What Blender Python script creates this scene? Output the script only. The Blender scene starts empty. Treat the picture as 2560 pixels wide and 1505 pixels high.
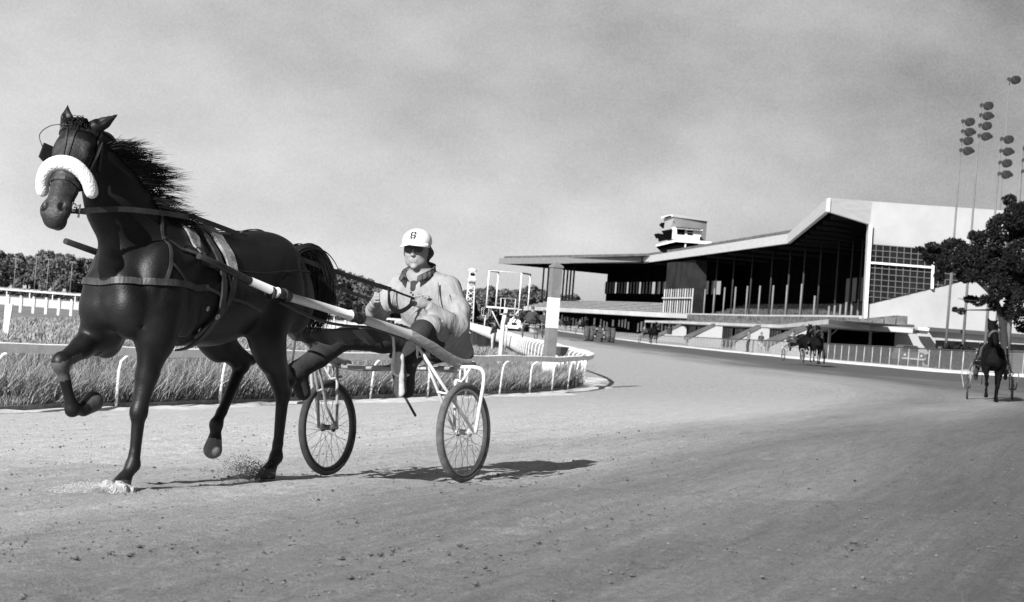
import bpy, math, random
import numpy as np
from mathutils import Vector, Matrix
from mathutils.bvhtree import BVHTree
random.seed(7); RNG = np.random.default_rng(7)
PI = math.pi; R = math.radians
scene = bpy.context.scene; C = scene.collection

# ------------------------------------------------------------------ camera
CAM = Vector((0, 0, 1.94)); FPX = 4400.0
pitch = math.atan(47.5 * math.cos(R(4.5)) / FPX)
fwd = Vector((0, math.cos(pitch), math.sin(pitch)))
r0 = Vector((1, 0, 0)); u0 = Vector((0, -math.sin(pitch), math.cos(pitch)))
cr = r0 * math.cos(R(4.5)) + u0 * math.sin(R(4.5)); cu = -r0 * math.sin(R(4.5)) + u0 * math.cos(R(4.5))
cd = bpy.data.cameras.new('camera'); cam = bpy.data.objects.new('camera', cd); C.objects.link(cam)
m = Matrix((cr, cu, -fwd)).transposed().to_4x4(); m.translation = CAM; cam.matrix_world = m
cd.sensor_width = 36; cd.lens = FPX / 2560 * 36; cd.clip_start = 0.1; cd.clip_end = 6000
cd.dof.use_dof = True; cd.dof.focus_distance = 11.6; cd.dof.aperture_fstop = 8.0
scene.camera = cam

def at(x, y, Y):
    """world point seen at photo pixel (x, y), at world depth Y"""
    d = fwd + cr * ((x - 1280) / FPX) - cu * ((y - 752.5) / FPX)
    return CAM + d * (Y / d.y)

# ------------------------------------------------------------------ sun, sky, exposure
SUN_AZ = 31.0; SUN_EL = 31.0
sd = bpy.data.lights.new('sun', 'SUN'); sd.energy = 4.6; sd.angle = R(0.5); sd.color = (1, 1, 1)
sun = bpy.data.objects.new('sun', sd); C.objects.link(sun)
ldir = Vector((math.sin(R(SUN_AZ)) * math.cos(R(SUN_EL)), math.cos(R(SUN_AZ)) * math.cos(R(SUN_EL)), -math.sin(R(SUN_EL))))
sun.rotation_euler = ldir.to_track_quat('-Z', 'Y').to_euler()
w = bpy.data.worlds.new('World'); scene.world = w; w.use_nodes = True
nt = w.node_tree; N = nt.nodes; L = nt.links
bg = N['Background']
sky = N.new('ShaderNodeTexSky'); sky.sky_type = 'NISHITA'; sky.sun_disc = False
sky.sun_elevation = R(SUN_EL); sky.sun_rotation = R(180 + SUN_AZ)
bw = N.new('ShaderNodeRGBToBW'); L.new(sky.outputs[0], bw.inputs[0])
tc = N.new('ShaderNodeTexCoord')
mp = N.new('ShaderNodeMapping'); mp.inputs['Scale'].default_value = (1.5, 1.2, 2.6); mp.inputs['Location'].default_value = (0.3, 0.2, 0.55)
L.new(tc.outputs['Generated'], mp.inputs[0])
n1 = N.new('ShaderNodeTexNoise'); n1.inputs['Scale'].default_value = 4.2; n1.inputs['Detail'].default_value = 7; n1.inputs['Roughness'].default_value = 0.52
L.new(mp.outputs[0], n1.inputs['Vector'])
n2 = N.new('ShaderNodeTexNoise'); n2.inputs['Scale'].default_value = 800; n2.inputs['Detail'].default_value = 2
L.new(tc.outputs['Generated'], n2.inputs['Vector'])
sx = N.new('ShaderNodeSeparateXYZ'); L.new(tc.outputs['Generated'], sx.inputs[0])
def mth(op, a, b=None, tree=nt, clamp=False):
    n = tree.nodes.new('ShaderNodeMath'); n.operation = op; n.use_clamp = clamp
    for i, v in enumerate((a, b)):
        if v is None: continue
        if isinstance(v, (int, float)): n.inputs[i].default_value = v
        else: tree.links.new(v, n.inputs[i])
    return n.outputs[0]
rp = N.new('ShaderNodeValToRGB'); cr_ = rp.color_ramp
cr_.elements[0].position = 0.30; cr_.elements[0].color = (2.9, 2.9, 2.9, 1)
cr_.elements[1].position = 0.68; cr_.elements[1].color = (5.6, 5.6, 5.6, 1)
L.new(n1.outputs['Fac'], rp.inputs[0])
cloud = N.new('ShaderNodeRGBToBW'); L.new(rp.outputs[0], cloud.inputs[0])
# high cloud is thinner and duller overhead, brighter towards the lower left of the view
elev = mth('MULTIPLY', mth('SUBTRACT', 0.155, sx.outputs[2]), 9.5)
side = mth('MULTIPLY', sx.outputs[0], -4.6)
cl2 = mth('ADD', mth('ADD', cloud.outputs[0], elev), side)
grain = mth('MULTIPLY', mth('SUBTRACT', n2.outputs['Fac'], 0.5), 1.5)
cl3 = mth('MAXIMUM', mth('ADD', cl2, grain), 0.9)
mixn = N.new('ShaderNodeMix'); mixn.data_type = 'FLOAT'; mixn.inputs[0].default_value = 0.86
L.new(mth('MINIMUM', bw.outputs[0], 4.0), mixn.inputs[2]); L.new(cl3, mixn.inputs[3])
L.new(mixn.outputs[0], bg.inputs['Color']); bg.inputs['Strength'].default_value = 0.072
scene.view_settings.view_transform = 'Standard'; scene.view_settings.look = 'None'
scene.view_settings.gamma = 1; scene.view_settings.use_curve_mapping = False
scene.view_settings.exposure = 0.80

# ------------------------------------------------------------------ materials (black and white)
MATS = {}
def M(name, v, rough=0.8, var=0.0, scale=6.0, bump=0.0, bscale=40.0, metal=0.0, spec=0.5, stretch=None, v2=None, sheen=0.0, coat=0.0, alpha=1.0, coord='Object', detail=5):
    if name in MATS: return MATS[name]
    mt = bpy.data.materials.new(name); mt.use_nodes = True; t = mt.node_tree
    b = t.nodes['Principled BSDF']
    b.inputs['Base Color'].default_value = (v, v, v, 1); b.inputs['Roughness'].default_value = rough
    b.inputs['Metallic'].default_value = metal; b.inputs['Specular IOR Level'].default_value = spec
    b.inputs['Sheen Weight'].default_value = sheen; b.inputs['Coat Weight'].default_value = coat
    tcn = t.nodes.new('ShaderNodeTexCoord'); mpn = t.nodes.new('ShaderNodeMapping')
    t.links.new(tcn.outputs[coord], mpn.inputs[0])
    if stretch: mpn.inputs['Scale'].default_value = stretch
    if var > 0 or v2 is not None:
        nn = t.nodes.new('ShaderNodeTexNoise'); nn.inputs['Scale'].default_value = scale; nn.inputs['Detail'].default_value = detail
        nn.inputs['Roughness'].default_value = 0.6
        t.links.new(mpn.outputs[0], nn.inputs['Vector'])
        r_ = t.nodes.new('ShaderNodeValToRGB')
        lo = v * (1 - var) if v2 is None else v; hi = v * (1 + var) if v2 is None else v2
        r_.color_ramp.elements[0].position = 0.32; r_.color_ramp.elements[0].color = (lo, lo, lo, 1)
        r_.color_ramp.elements[1].position = 0.68; r_.color_ramp.elements[1].color = (hi, hi, hi, 1)
        t.links.new(nn.outputs['Fac'], r_.inputs[0]); t.links.new(r_.outputs[0], b.inputs['Base Color'])
    if bump > 0:
        nb = t.nodes.new('ShaderNodeTexNoise'); nb.inputs['Scale'].default_value = bscale; nb.inputs['Detail'].default_value = 4
        t.links.new(mpn.outputs[0], nb.inputs['Vector'])
        bp = t.nodes.new('ShaderNodeBump'); bp.inputs['Strength'].default_value = bump; bp.inputs['Distance'].default_value = 0.02
        t.links.new(nb.outputs['Fac'], bp.inputs['Height']); t.links.new(bp.outputs[0], b.inputs['Normal'])
    if alpha < 1: b.inputs['Alpha'].default_value = alpha
    MATS[name] = mt; return mt

WHITE = M('white_paint', 0.72, 0.5, 0.12, 9)
DIRTYWHITE = M('weathered_white_paint', 0.62, 0.7, 0.25, 14)
GREYP = M('grey_paint', 0.26, 0.6, 0.15, 8)
DARK = M('dark_wood', 0.05, 0.6, 0.3, 10)
LEATH = M('black_leather', 0.018, 0.42, 0.3, 30)
LEATH2 = M('worn_leather', 0.03, 0.5, 0.35, 20)
STEEL = M('polished_steel', 0.5, 0.3, metal=0.8)
RUBB = M('tyre_rubber', 0.035, 0.75, 0.3, 25, bump=0.6, bscale=160)
RUBD = M('pale_tyre_rubber', 0.11, 0.9, 0.35, 18, bump=0.6, bscale=160)
CHROME = M('pale_metal', 0.55, 0.35, 0.1, 20, metal=0.4)

# ------------------------------------------------------------------ mesh helpers
def link(name, me, mats, parent=None):
    o = bpy.data.objects.new(name, me); C.objects.link(o)
    for mm in (mats if isinstance(mats, (list, tuple)) else [mats]): me.materials.append(mm)
    if parent: o.parent = parent
    return o
def tag(o, label=None, cat=None, group=None, kind=None):
    if label: o['label'] = label
    if cat: o['category'] = cat
    if group: o['group'] = group
    if kind: o['kind'] = kind
    return o
def empty(name, loc=(0, 0, 0), rz=0.0, mat=None):
    o = bpy.data.objects.new(name, None); C.objects.link(o); o.empty_display_size = 0.3
    if mat is not None: o.matrix_world = mat
    else: o.location = loc; o.rotation_euler = (0, 0, rz)
    return o
def copy_tree(o, parent=None):
    c = o.copy(); C.objects.link(c)
    if parent: c.parent = parent
    for ch in list(o.children): copy_tree(ch, c)
    return c

class MB:
    def __init__(s): s.v = []; s.f = []; s.m = []; s.sm = []
    def add(s, vs, fs, mi=0, smooth=False):
        b = len(s.v); s.v += [tuple(p) for p in vs]
        for f in fs: s.f.append(tuple(b + i for i in f)); s.m.append(mi); s.sm.append(smooth)
        return s
    def box(s, c, size, rz=0.0, mi=0, mat=None):
        x, y, z = (d / 2 for d in size)
        vs = [Vector((a * x, b_ * y, c_ * z)) for a in (-1, 1) for b_ in (-1, 1) for c_ in (-1, 1)]
        rm = mat if mat is not None else Matrix.Rotation(rz, 3, 'Z')
        vs = [rm @ p + Vector(c) for p in vs]
        return s.add(vs, [(0, 1, 3, 2), (4, 6, 7, 5), (0, 4, 5, 1), (2, 3, 7, 6), (0, 2, 6, 4), (1, 5, 7, 3)], mi)
    def beam(s, a, b, w, h, mi=0, up=(0, 0, 1)):
        a = Vector(a); b = Vector(b); d = (b - a); ln = d.length; d.normalize()
        side = d.cross(Vector(up))
        if side.length < 1e-4: side = Vector((1, 0, 0))
        side.normalize(); u = side.cross(d)
        return s.box((a + b) / 2, (ln, w, h), mi=mi, mat=Matrix((d, side, u)).transposed())
    def tube(s, pts, rad, seg=8, mi=0, mis=None, cap=True, flat=None):
        pts = [Vector(p) for p in pts]; n = len(pts)
        rad = rad if isinstance(rad, (list, tuple)) else [rad] * n
        d0 = (pts[1] - pts[0]).normalized()
        ref = Vector((0, 0, 1)) if abs(d0.z) < 0.9 else Vector((1, 0, 0))
        sd_ = d0.cross(ref).normalized(); rings = []; vs = []; fs = []; ms = []
        for i, p in enumerate(pts):
            d = (pts[min(i + 1, n - 1)] - pts[max(i - 1, 0)]).normalized()
            sd_ = (sd_ - d * sd_.dot(d)).normalized(); up = sd_.cross(d)
            for k in range(seg):
                a = 2 * PI * k / seg
                vs.append(p + sd_ * (math.cos(a) * rad[i]) + up * (math.sin(a) * rad[i] * (flat or 1)))
        for i in range(n - 1):
            for k in range(seg):
                k2 = (k + 1) % seg
                fs.append((i * seg + k, i * seg + k2, (i + 1) * seg + k2, (i + 1) * seg + k)); ms.append(mis[i] if mis else mi)
        if cap:
            fs.append(tuple(range(seg - 1, -1, -1))); ms.append(mis[0] if mis else mi)
            fs.append(tuple(range((n - 1) * seg, n * seg))); ms.append(mis[-1] if mis else mi)
        b = len(s.v); s.v += [tuple(p) for p in vs]
        for f, q in zip(fs, ms): s.f.append(tuple(b + i for i in f)); s.m.append(q); s.sm.append(len(f) == 4)
        return s
    def prism(s, poly, vec, mi=0):
        """poly: 3-D points of a planar outline, swept along vec"""
        n = len(poly); vec = Vector(vec)
        vs = [Vector(p) for p in poly] + [Vector(p) + vec for p in poly]
        fs = [tuple(range(n - 1, -1, -1)), tuple(range(n, 2 * n))] + [(i, (i + 1) % n, n + (i + 1) % n, n + i) for i in range(n)]
        return s.add(vs, fs, mi)
    def lathe(s, prof, seg=24, mi=0, mat=None, smooth=True):
        """prof: (r, z) pairs round Z"""
        vs = []; fs = []; n = len(prof)
        for r_, z in prof:
            for k in range(seg):
                a = 2 * PI * k / seg; p = Vector((r_ * math.cos(a), r_ * math.sin(a), z))
                vs.append(mat @ p if mat is not None else p)
        for i in range(n - 1):
            for k in range(seg): k2 = (k + 1) % seg; fs.append((i * seg + k, i * seg + k2, (i + 1) * seg + k2, (i + 1) * seg + k))
        return s.add(vs, fs, mi, smooth)
    def build(s, name, mats, parent=None, off=None, smooth=None):
        me = bpy.data.meshes.new(name)
        vs = s.v if off is None else [(p[0] - off[0], p[1] - off[1], p[2] - off[2]) for p in s.v]
        me.from_pydata(vs, [], s.f)
        me.polygons.foreach_set('material_index', s.m)
        me.polygons.foreach_set('use_smooth', s.sm if smooth is None else [smooth] * len(s.f))
        me.update()
        return link(name, me, mats, parent)

def catmull(pts, n=8):
    P = [Vector(p) for p in pts]; out = []
    for i in range(len(P) - 1):
        a = P[max(i - 1, 0)]; b = P[i]; c = P[i + 1]; d = P[min(i + 2, len(P) - 1)]
        for k in range(n):
            t = k / n
            out.append(0.5 * ((2 * b) + (c - a) * t + (2 * a - 5 * b + 4 * c - d) * t * t + (3 * b - a - 3 * c + d) * t ** 3))
    out.append(P[-1]); return out

# numpy mesh from arrays of quads
def npmesh(name, verts, quads, smooth=True):
    me = bpy.data.meshes.new(name); nv = len(verts); nf = len(quads); k = quads.shape[1]
    me.vertices.add(nv); me.vertices.foreach_set('co', np.ascontiguousarray(verts, dtype=np.float32).ravel())
    me.loops.add(nf * k); me.loops.foreach_set('vertex_index', np.ascontiguousarray(quads, dtype=np.int32).ravel())
    me.polygons.add(nf); me.polygons.foreach_set('loop_start', np.arange(0, nf * k, k, dtype=np.int32))
    me.polygons.foreach_set('loop_total', np.full(nf, k, dtype=np.int32))
    me.polygons.foreach_set('use_smooth', np.full(nf, smooth))
    me.update(calc_edges=True); me.validate(); return me

def vnoise(x, y, seed=0):
    xi = np.floor(x).astype(np.int64); yi = np.floor(y).astype(np.int64); fx = x - xi; fy = y - yi
    fx = fx * fx * (3 - 2 * fx); fy = fy * fy * (3 - 2 * fy)
    def h(a, b):
        n = (a * 374761393 + b * 668265263 + seed * 974634777) & 0x7fffffff
        n = ((n ^ (n >> 13)) * 1274126177) & 0x7fffffff
        return ((n ^ (n >> 16)) & 0xffff) / 65535.0
    return (h(xi, yi) * (1 - fx) + h(xi + 1, yi) * fx) * (1 - fy) + (h(xi, yi + 1) * (1 - fx) + h(xi + 1, yi + 1) * fx) * fy - 0.5

# ------------------------------------------------------------------ signed-distance sculpting
class SDF:
    def __init__(s): s.p = []
    def cone(s, a, b, ra, rb, k=0.04, flat=None, op=1):
        s.p.append(('c', np.array(a, float), np.array(b, float), ra, rb, k, flat, op)); return s
    def ell(s, c, r, k=0.04, rot=None, op=1):
        s.p.append(('e', np.array(c, float), np.array(r, float), rot, k, op)); return s
    def chain(s, pts, rads, k=0.03, flat=None):
        for i in range(len(pts) - 1): s.cone(pts[i], pts[i + 1], rads[i], rads[i + 1], k, flat)
        return s
    def mesh(s, h, name='sdf', off=(0, 0, 0), zmin=None):
        lo = np.full(3, 1e9); hi = -lo
        for q in s.p:
            if q[0] == 'c':
                r = max(q[3], q[4]) * max([1.0] + list(q[6] or [1])); a = np.minimum(q[1], q[2]) - r; b = np.maximum(q[1], q[2]) + r
            else: r = q[2].max(); a = q[1] - r; b = q[1] + r
            lo = np.minimum(lo, a); hi = np.maximum(hi, b)
        lo -= 4 * h; hi += 4 * h
        n = np.ceil((hi - lo) / h).astype(int) + 1
        F = np.full(n, 10.0, np.float32)
        ax = [(lo[i] + h * np.arange(n[i])).astype(np.float32) for i in range(3)]
        for q in s.p:
            k = q[5] if q[0] == 'c' else q[4]; pad = k + 3 * h
            if q[0] == 'c':
                r = max(q[3], q[4]) * max([1.0] + list(q[6] or [1])); a = np.minimum(q[1], q[2]) - r - pad; b = np.maximum(q[1], q[2]) + r + pad
            else: r = q[2].max(); a = q[1] - r - pad; b = q[1] + r + pad
            i0 = np.clip(np.floor((a - lo) / h).astype(int), 0, n - 1); i1 = np.clip(np.ceil((b - lo) / h).astype(int) + 1, 1, n)
            X = ax[0][i0[0]:i1[0], None, None]; Y = ax[1][None, i0[1]:i1[1], None]; Z = ax[2][None, None, i0[2]:i1[2]]
            if q[0] == 'c':
                A = q[1]; D = q[2] - q[1]; dd = max(D @ D, 1e-9)
                t = np.clip(((X - A[0]) * D[0] + (Y - A[1]) * D[1] + (Z - A[2]) * D[2]) / dd, 0, 1)
                fx, fy, fz = q[6] or (1, 1, 1)
                d = np.sqrt(((X - A[0] - t * D[0]) / fx) ** 2 + ((Y - A[1] - t * D[1]) / fy) ** 2 + ((Z - A[2] - t * D[2]) / fz) ** 2) - (q[3] + t * (q[4] - q[3]))
                op = q[7]
            else:
                dx, dy, dz = X - q[1][0], Y - q[1][1], Z - q[1][2]; r = q[2]
                if q[3] is not None:
                    m_ = q[3]
                    u, v, w_ = (m_[j][0] * dx + m_[j][1] * dy + m_[j][2] * dz for j in range(3))
                else: u, v, w_ = dx, dy, dz
                k0 = np.sqrt((u / r[0]) ** 2 + (v / r[1]) ** 2 + (w_ / r[2]) ** 2)
                k1 = np.sqrt((u / r[0] ** 2) ** 2 + (v / r[1] ** 2) ** 2 + (w_ / r[2] ** 2) ** 2)
                d = k0 * (k0 - 1) / np.maximum(k1, 1e-6); op = q[5]
            S_ = F[i0[0]:i1[0], i0[1]:i1[1], i0[2]:i1[2]]
            if op > 0:
                hh = np.maximum(k - np.abs(S_ - d), 0) / k
                S_[...] = np.minimum(S_, d) - hh * hh * k * 0.25
            else:
                d = -d; hh = np.maximum(k - np.abs(S_ - d), 0) / k
                S_[...] = np.maximum(S_, d) + hh * hh * k * 0.25
        if zmin is not None: F = np.maximum(F, (zmin - ax[2])[None, None, :])
        ins = F < 0
        cnt = np.zeros(n - 1, np.int8)
        for i in (0, 1):
            for j in (0, 1):
                for l in (0, 1): cnt += ins[i:n[0] - 1 + i, j:n[1] - 1 + j, l:n[2] - 1 + l]
        cells = np.argwhere((cnt > 0) & (cnt < 8)); idx = -np.ones(n - 1, np.int32)
        idx[tuple(cells.T)] = np.arange(len(cells))
        acc = np.zeros((len(cells), 3)); num = np.zeros(len(cells))
        cor = [(i, j, l) for i in (0, 1) for j in (0, 1) for l in (0, 1)]
        for a_ in range(8):
            for b_ in range(a_ + 1, 8):
                ca, cb = cor[a_], cor[b_]
                if sum(abs(ca[i] - cb[i]) for i in range(3)) != 1: continue
                fa = F[tuple((cells + ca).T)]; fb = F[tuple((cells + cb).T)]
                msk = (fa < 0) != (fb < 0)
                t = np.where(msk, fa / np.where(msk, fa - fb, 1), 0)
                p = np.array(ca)[None, :] + t[:, None] * (np.array(cb) - np.array(ca))[None, :]
                acc += np.where(msk[:, None], p, 0); num += msk
        V = (cells + acc / num[:, None]) * h + lo[None, :]
        Q = []
        for axis in range(3):
            sl0 = [slice(1, -1)] * 3; sl1 = [slice(1, -1)] * 3; sl0[axis] = slice(0, -1); sl1[axis] = slice(1, None)
            A = ins[tuple(sl0)]; B = ins[tuple(sl1)]
            e = np.argwhere(A != B); 
            if len(e) == 0: continue
            s0 = A[tuple(e.T)]
            base = e.copy(); o1, o2 = [i for i in range(3) if i != axis]
            base[:, o1] += 1; base[:, o2] += 1
            def g(du, dv):
                c = base.copy(); c[:, o1] += du; c[:, o2] += dv; return idx[tuple(c.T)]
            q = np.stack([g(-1, -1), g(0, -1), g(0, 0), g(-1, 0)], 1)
            flip = s0 if axis != 1 else ~s0
            q[~flip] = q[~flip][:, ::-1]
            Q.append(q)
        Q = np.concatenate(Q); Q = Q[(Q >= 0).all(1)]
        # two light smoothing passes
        for _ in range(2):
            sm_ = np.zeros_like(V); c_ = np.zeros(len(V))
            for a_, b_ in ((0, 1), (1, 2), (2, 3), (3, 0)):
                np.add.at(sm_, Q[:, a_], V[Q[:, b_]]); np.add.at(sm_, Q[:, b_], V[Q[:, a_]])
                np.add.at(c_, Q[:, a_], 1); np.add.at(c_, Q[:, b_], 1)
            V = V * 0.5 + 0.5 * sm_ / np.maximum(c_, 1)[:, None]
        return npmesh(name, V - np.array(off), Q)

def setmat(me, fn):
    n = len(me.polygons); c = np.zeros(n * 3); me.polygons.foreach_get('center', c); c = c.reshape(-1, 3)
    me.polygons.foreach_set('material_index', fn(c).astype(np.int32)); me.update()
# ------------------------------------------------------------------ the lie of the land
RAILP = [(-22, -15), (-15.2, 4), (-11, 15.4), (-7.0, 26.7), (-5.75, 29.7), (-4.65, 32.7), (-3.55, 35.6), (-0.15, 45.0), (0.6, 47.1), (1.75, 51.5), (2.45, 57.0), (2.72, 62.0),
         (2.6, 68), (2.25, 75), (1.7, 88), (0.7, 104), (-0.7, 143), (-5.9, 262), (-13, 420), (-21, 600)]
def densify(P, step):
    out = []
    for p in catmull([(a, b, 0) for a, b in P], 24): out.append((p.x, p.y))
    out = np.array(out); seg = np.hypot(*(out[1:] - out[:-1]).T); s = np.concatenate([[0], np.cumsum(seg)])
    n = int(s[-1] / step) + 1; t = np.linspace(0, s[-1], n)
    return np.stack([np.interp(t, s, out[:, 0]), np.interp(t, s, out[:, 1])], 1), t
RAIL, RS = densify(RAILP, 1.0)
FENCEP = [(34.0, 30), (30.5, 50), (27.4, 68), (24.65, 84), (23.35, 92.6), (21.2, 118), (20.5, 140), (20.1, 165), (19.4, 230), (17.9, 298), (12.6, 455), (6.5, 610)]
FENCE, FS = densify(FENCEP, 1.0)
def dist_rail(X, Y):
    X = np.atleast_1d(np.asarray(X, float)); Y = np.atleast_1d(np.asarray(Y, float))
    best = np.full(X.shape, 1e9); sg = np.ones(X.shape)
    for i in range(0, len(RAIL) - 1, 1):
        a = RAIL[i]; b = RAIL[i + 1]; D = b - a; dd = D @ D
        t = np.clip(((X - a[0]) * D[0] + (Y - a[1]) * D[1]) / dd, 0, 1)
        dx = X - a[0] - t * D[0]; dy = Y - a[1] - t * D[1]; q = dx * dx + dy * dy
        cr__ = D[1] * dx - D[0] * dy
        m_ = q < best; best = np.where(m_, q, best); sg = np.where(m_, np.sign(cr__), sg)
    return np.sqrt(best) * sg
FO = np.array((-0.7381, 12.5077)); FT = np.array((-0.48412, -0.87493))
def slope_y(Y): return np.interp(Y, [0, 55, 92, 133, 165, 230, 320], [0.07, 0.07, 0.045, 0.036, 0.026, 0.010, 0.003])
def smooth(t): t = np.clip(t, 0, 1); return t * t * (3 - 2 * t)
def hump(X, Y): return 0.09 * smooth(((X - FO[0]) * FT[0] + (Y - FO[1]) * FT[1]) / 1.4)
def gz_d(X, Y, d): return slope_y(Y) * np.maximum(d, 0) + hump(X, Y) * smooth(d / 4)
def gz(x, y):
    """track height at (x, y)"""
    d = dist_rail(x, y); wd = width_y(y)
    return float(gz_d(np.array([x]), np.array([y]), np.minimum(d, wd))[0])
def width_y(Y):
    fx = np.interp(Y, FENCE[:, 1], FENCE[:, 0]); rx = np.interp(Y, RAIL[:, 1], RAIL[:, 0])
    return np.where(np.asarray(Y) < 60, 27.0, (fx - rx) * 0.995)

# --- terrain: one sheet to the horizon
grassfar = M('infield_turf', 0.12, 0.95, 0.35, 0.9, bump=0.8, bscale=14, v2=0.22, coord='Object', stretch=(1, 0.35, 1))
mb = MB(); S_ = 4500
mb.add([(-S_, -200, -0.02), (S_, -200, -0.02), (S_, S_, -0.02), (-S_, S_, -0.02)], [(0, 1, 2, 3)])
tag(mb.build('terrain', grassfar), kind='structure')

# --- the dirt track
def dirt_mat():
    mt = bpy.data.materials.new('raked_dirt'); mt.use_nodes = True; t = mt.node_tree; NN = t.nodes; LL = t.links
    b = NN['Principled BSDF']; b.inputs['Roughness'].default_value = 0.95; b.inputs['Specular IOR Level'].default_value = 0.15
    uv = NN.new('ShaderNodeUVMap'); uv.uv_map = 'lane'
    g = NN.new('ShaderNodeNewGeometry')
    # damp outer lanes are darker earth than the dry inner ones
    sep = NN.new('ShaderNodeSeparateXYZ'); LL.new(uv.outputs[0], sep.inputs[0])
    mp1 = NN.new('ShaderNodeMapping'); mp1.inputs['Scale'].default_value = (0.05, 0.45, 1); LL.new(uv.outputs[0], mp1.inputs[0])
    a = NN.new('ShaderNodeTexNoise'); a.inputs['Scale'].default_value = 1.0; a.inputs['Detail'].default_value = 6; LL.new(mp1.outputs[0], a.inputs['Vector'])
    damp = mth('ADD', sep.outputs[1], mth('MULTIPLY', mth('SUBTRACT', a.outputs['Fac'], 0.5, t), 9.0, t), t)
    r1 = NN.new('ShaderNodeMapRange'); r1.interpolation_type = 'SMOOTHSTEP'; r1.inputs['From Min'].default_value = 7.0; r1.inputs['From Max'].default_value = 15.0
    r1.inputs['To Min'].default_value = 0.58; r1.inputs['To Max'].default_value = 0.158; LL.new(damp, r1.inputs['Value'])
    # far straight is drier at the rail, greyer elsewhere
    mp2 = NN.new('ShaderNodeMapping'); mp2.inputs['Scale'].default_value = (0.9, 9.0, 1); mp2.inputs['Rotation'].default_value = (0, 0, 0.05); LL.new(uv.outputs[0], mp2.inputs[0])
    s2 = NN.new('ShaderNodeTexNoise'); s2.inputs['Scale'].default_value = 1.0; s2.inputs['Detail'].default_value = 7; s2.inputs['Roughness'].default_value = 0.65; LL.new(mp2.outputs[0], s2.inputs['Vector'])
    s3 = NN.new('ShaderNodeTexNoise'); s3.inputs['Scale'].default_value = 26; s3.inputs['Detail'].default_value = 6; s3.inputs['Roughness'].default_value = 0.75; LL.new(g.outputs['Position'], s3.inputs['Vector'])
    mp4 = NN.new('ShaderNodeMapping'); mp4.inputs['Scale'].default_value = (0.35, 34.0, 1); mp4.inputs['Rotation'].default_value = (0, 0, 0.03); LL.new(uv.outputs[0], mp4.inputs[0])
    s4 = NN.new('ShaderNodeTexNoise'); s4.inputs['Scale'].default_value = 1.0; s4.inputs['Detail'].default_value = 3; LL.new(mp4.outputs[0], s4.inputs['Vector'])
    k4 = mth('ADD', 0.78, mth('MULTIPLY', s4.outputs['Fac'], 0.44, t), t)
    k2 = mth('ADD', 0.62, mth('MULTIPLY', s2.outputs['Fac'], 0.76, t), t)
    k3 = mth('ADD', 0.55, mth('MULTIPLY', s3.outputs['Fac'], 0.9, t), t)
    r5 = NN.new('ShaderNodeMapRange'); r5.interpolation_type = 'SMOOTHSTEP'; r5.inputs['From Min'].default_value = 30; r5.inputs['From Max'].default_value = 80
    r5.inputs['To Min'].default_value = 1.0; r5.inputs['To Max'].default_value = 0.62; LL.new(sep.outputs[0], r5.inputs['Value'])
    k2 = mth('MULTIPLY', k2, r5.outputs[0], t)
    s6 = NN.new('ShaderNodeTexNoise'); s6.inputs['Scale'].default_value = 95; s6.inputs['Detail'].default_value = 5; s6.inputs['Roughness'].default_value = 0.8; LL.new(g.outputs['Position'], s6.inputs['Vector'])
    k3 = mth('MULTIPLY', k3, mth('MAXIMUM', mth('ADD', 0.05, mth('MULTIPLY', s6.outputs['Fac'], 1.9, t), t), 0.3, t), t)
    col = mth('MULTIPLY', mth('MULTIPLY', mth('MULTIPLY', r1.outputs[0], k4, t), k2, t), k3, t)
    LL.new(col, b.inputs['Base Color'])
    b1 = NN.new('ShaderNodeBump'); b1.inputs['Strength'].default_value = 1.0; b1.inputs['Distance'].default_value = 0.026
    LL.new(mth('ADD', s3.outputs['Fac'], mth('MULTIPLY', s6.outputs['Fac'], 0.55, t), t), b1.inputs['Height'])
    b2 = NN.new('ShaderNodeBump'); b2.inputs['Strength'].default_value = 0.45; b2.inputs['Distance'].default_value = 0.04
    LL.new(s2.outputs['Fac'], b2.inputs['Height']); LL.new(b1.outputs[0], b2.inputs['Normal']); LL.new(b2.outputs[0], b.inputs['Normal'])
    return mt
DIRT = dirt_mat()
def nodes_(segs):
    out = []
    for a, b, st in segs: out += list(np.arange(a, b, st))
    out.append(segs[-1][1]); return np.array(out)
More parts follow.
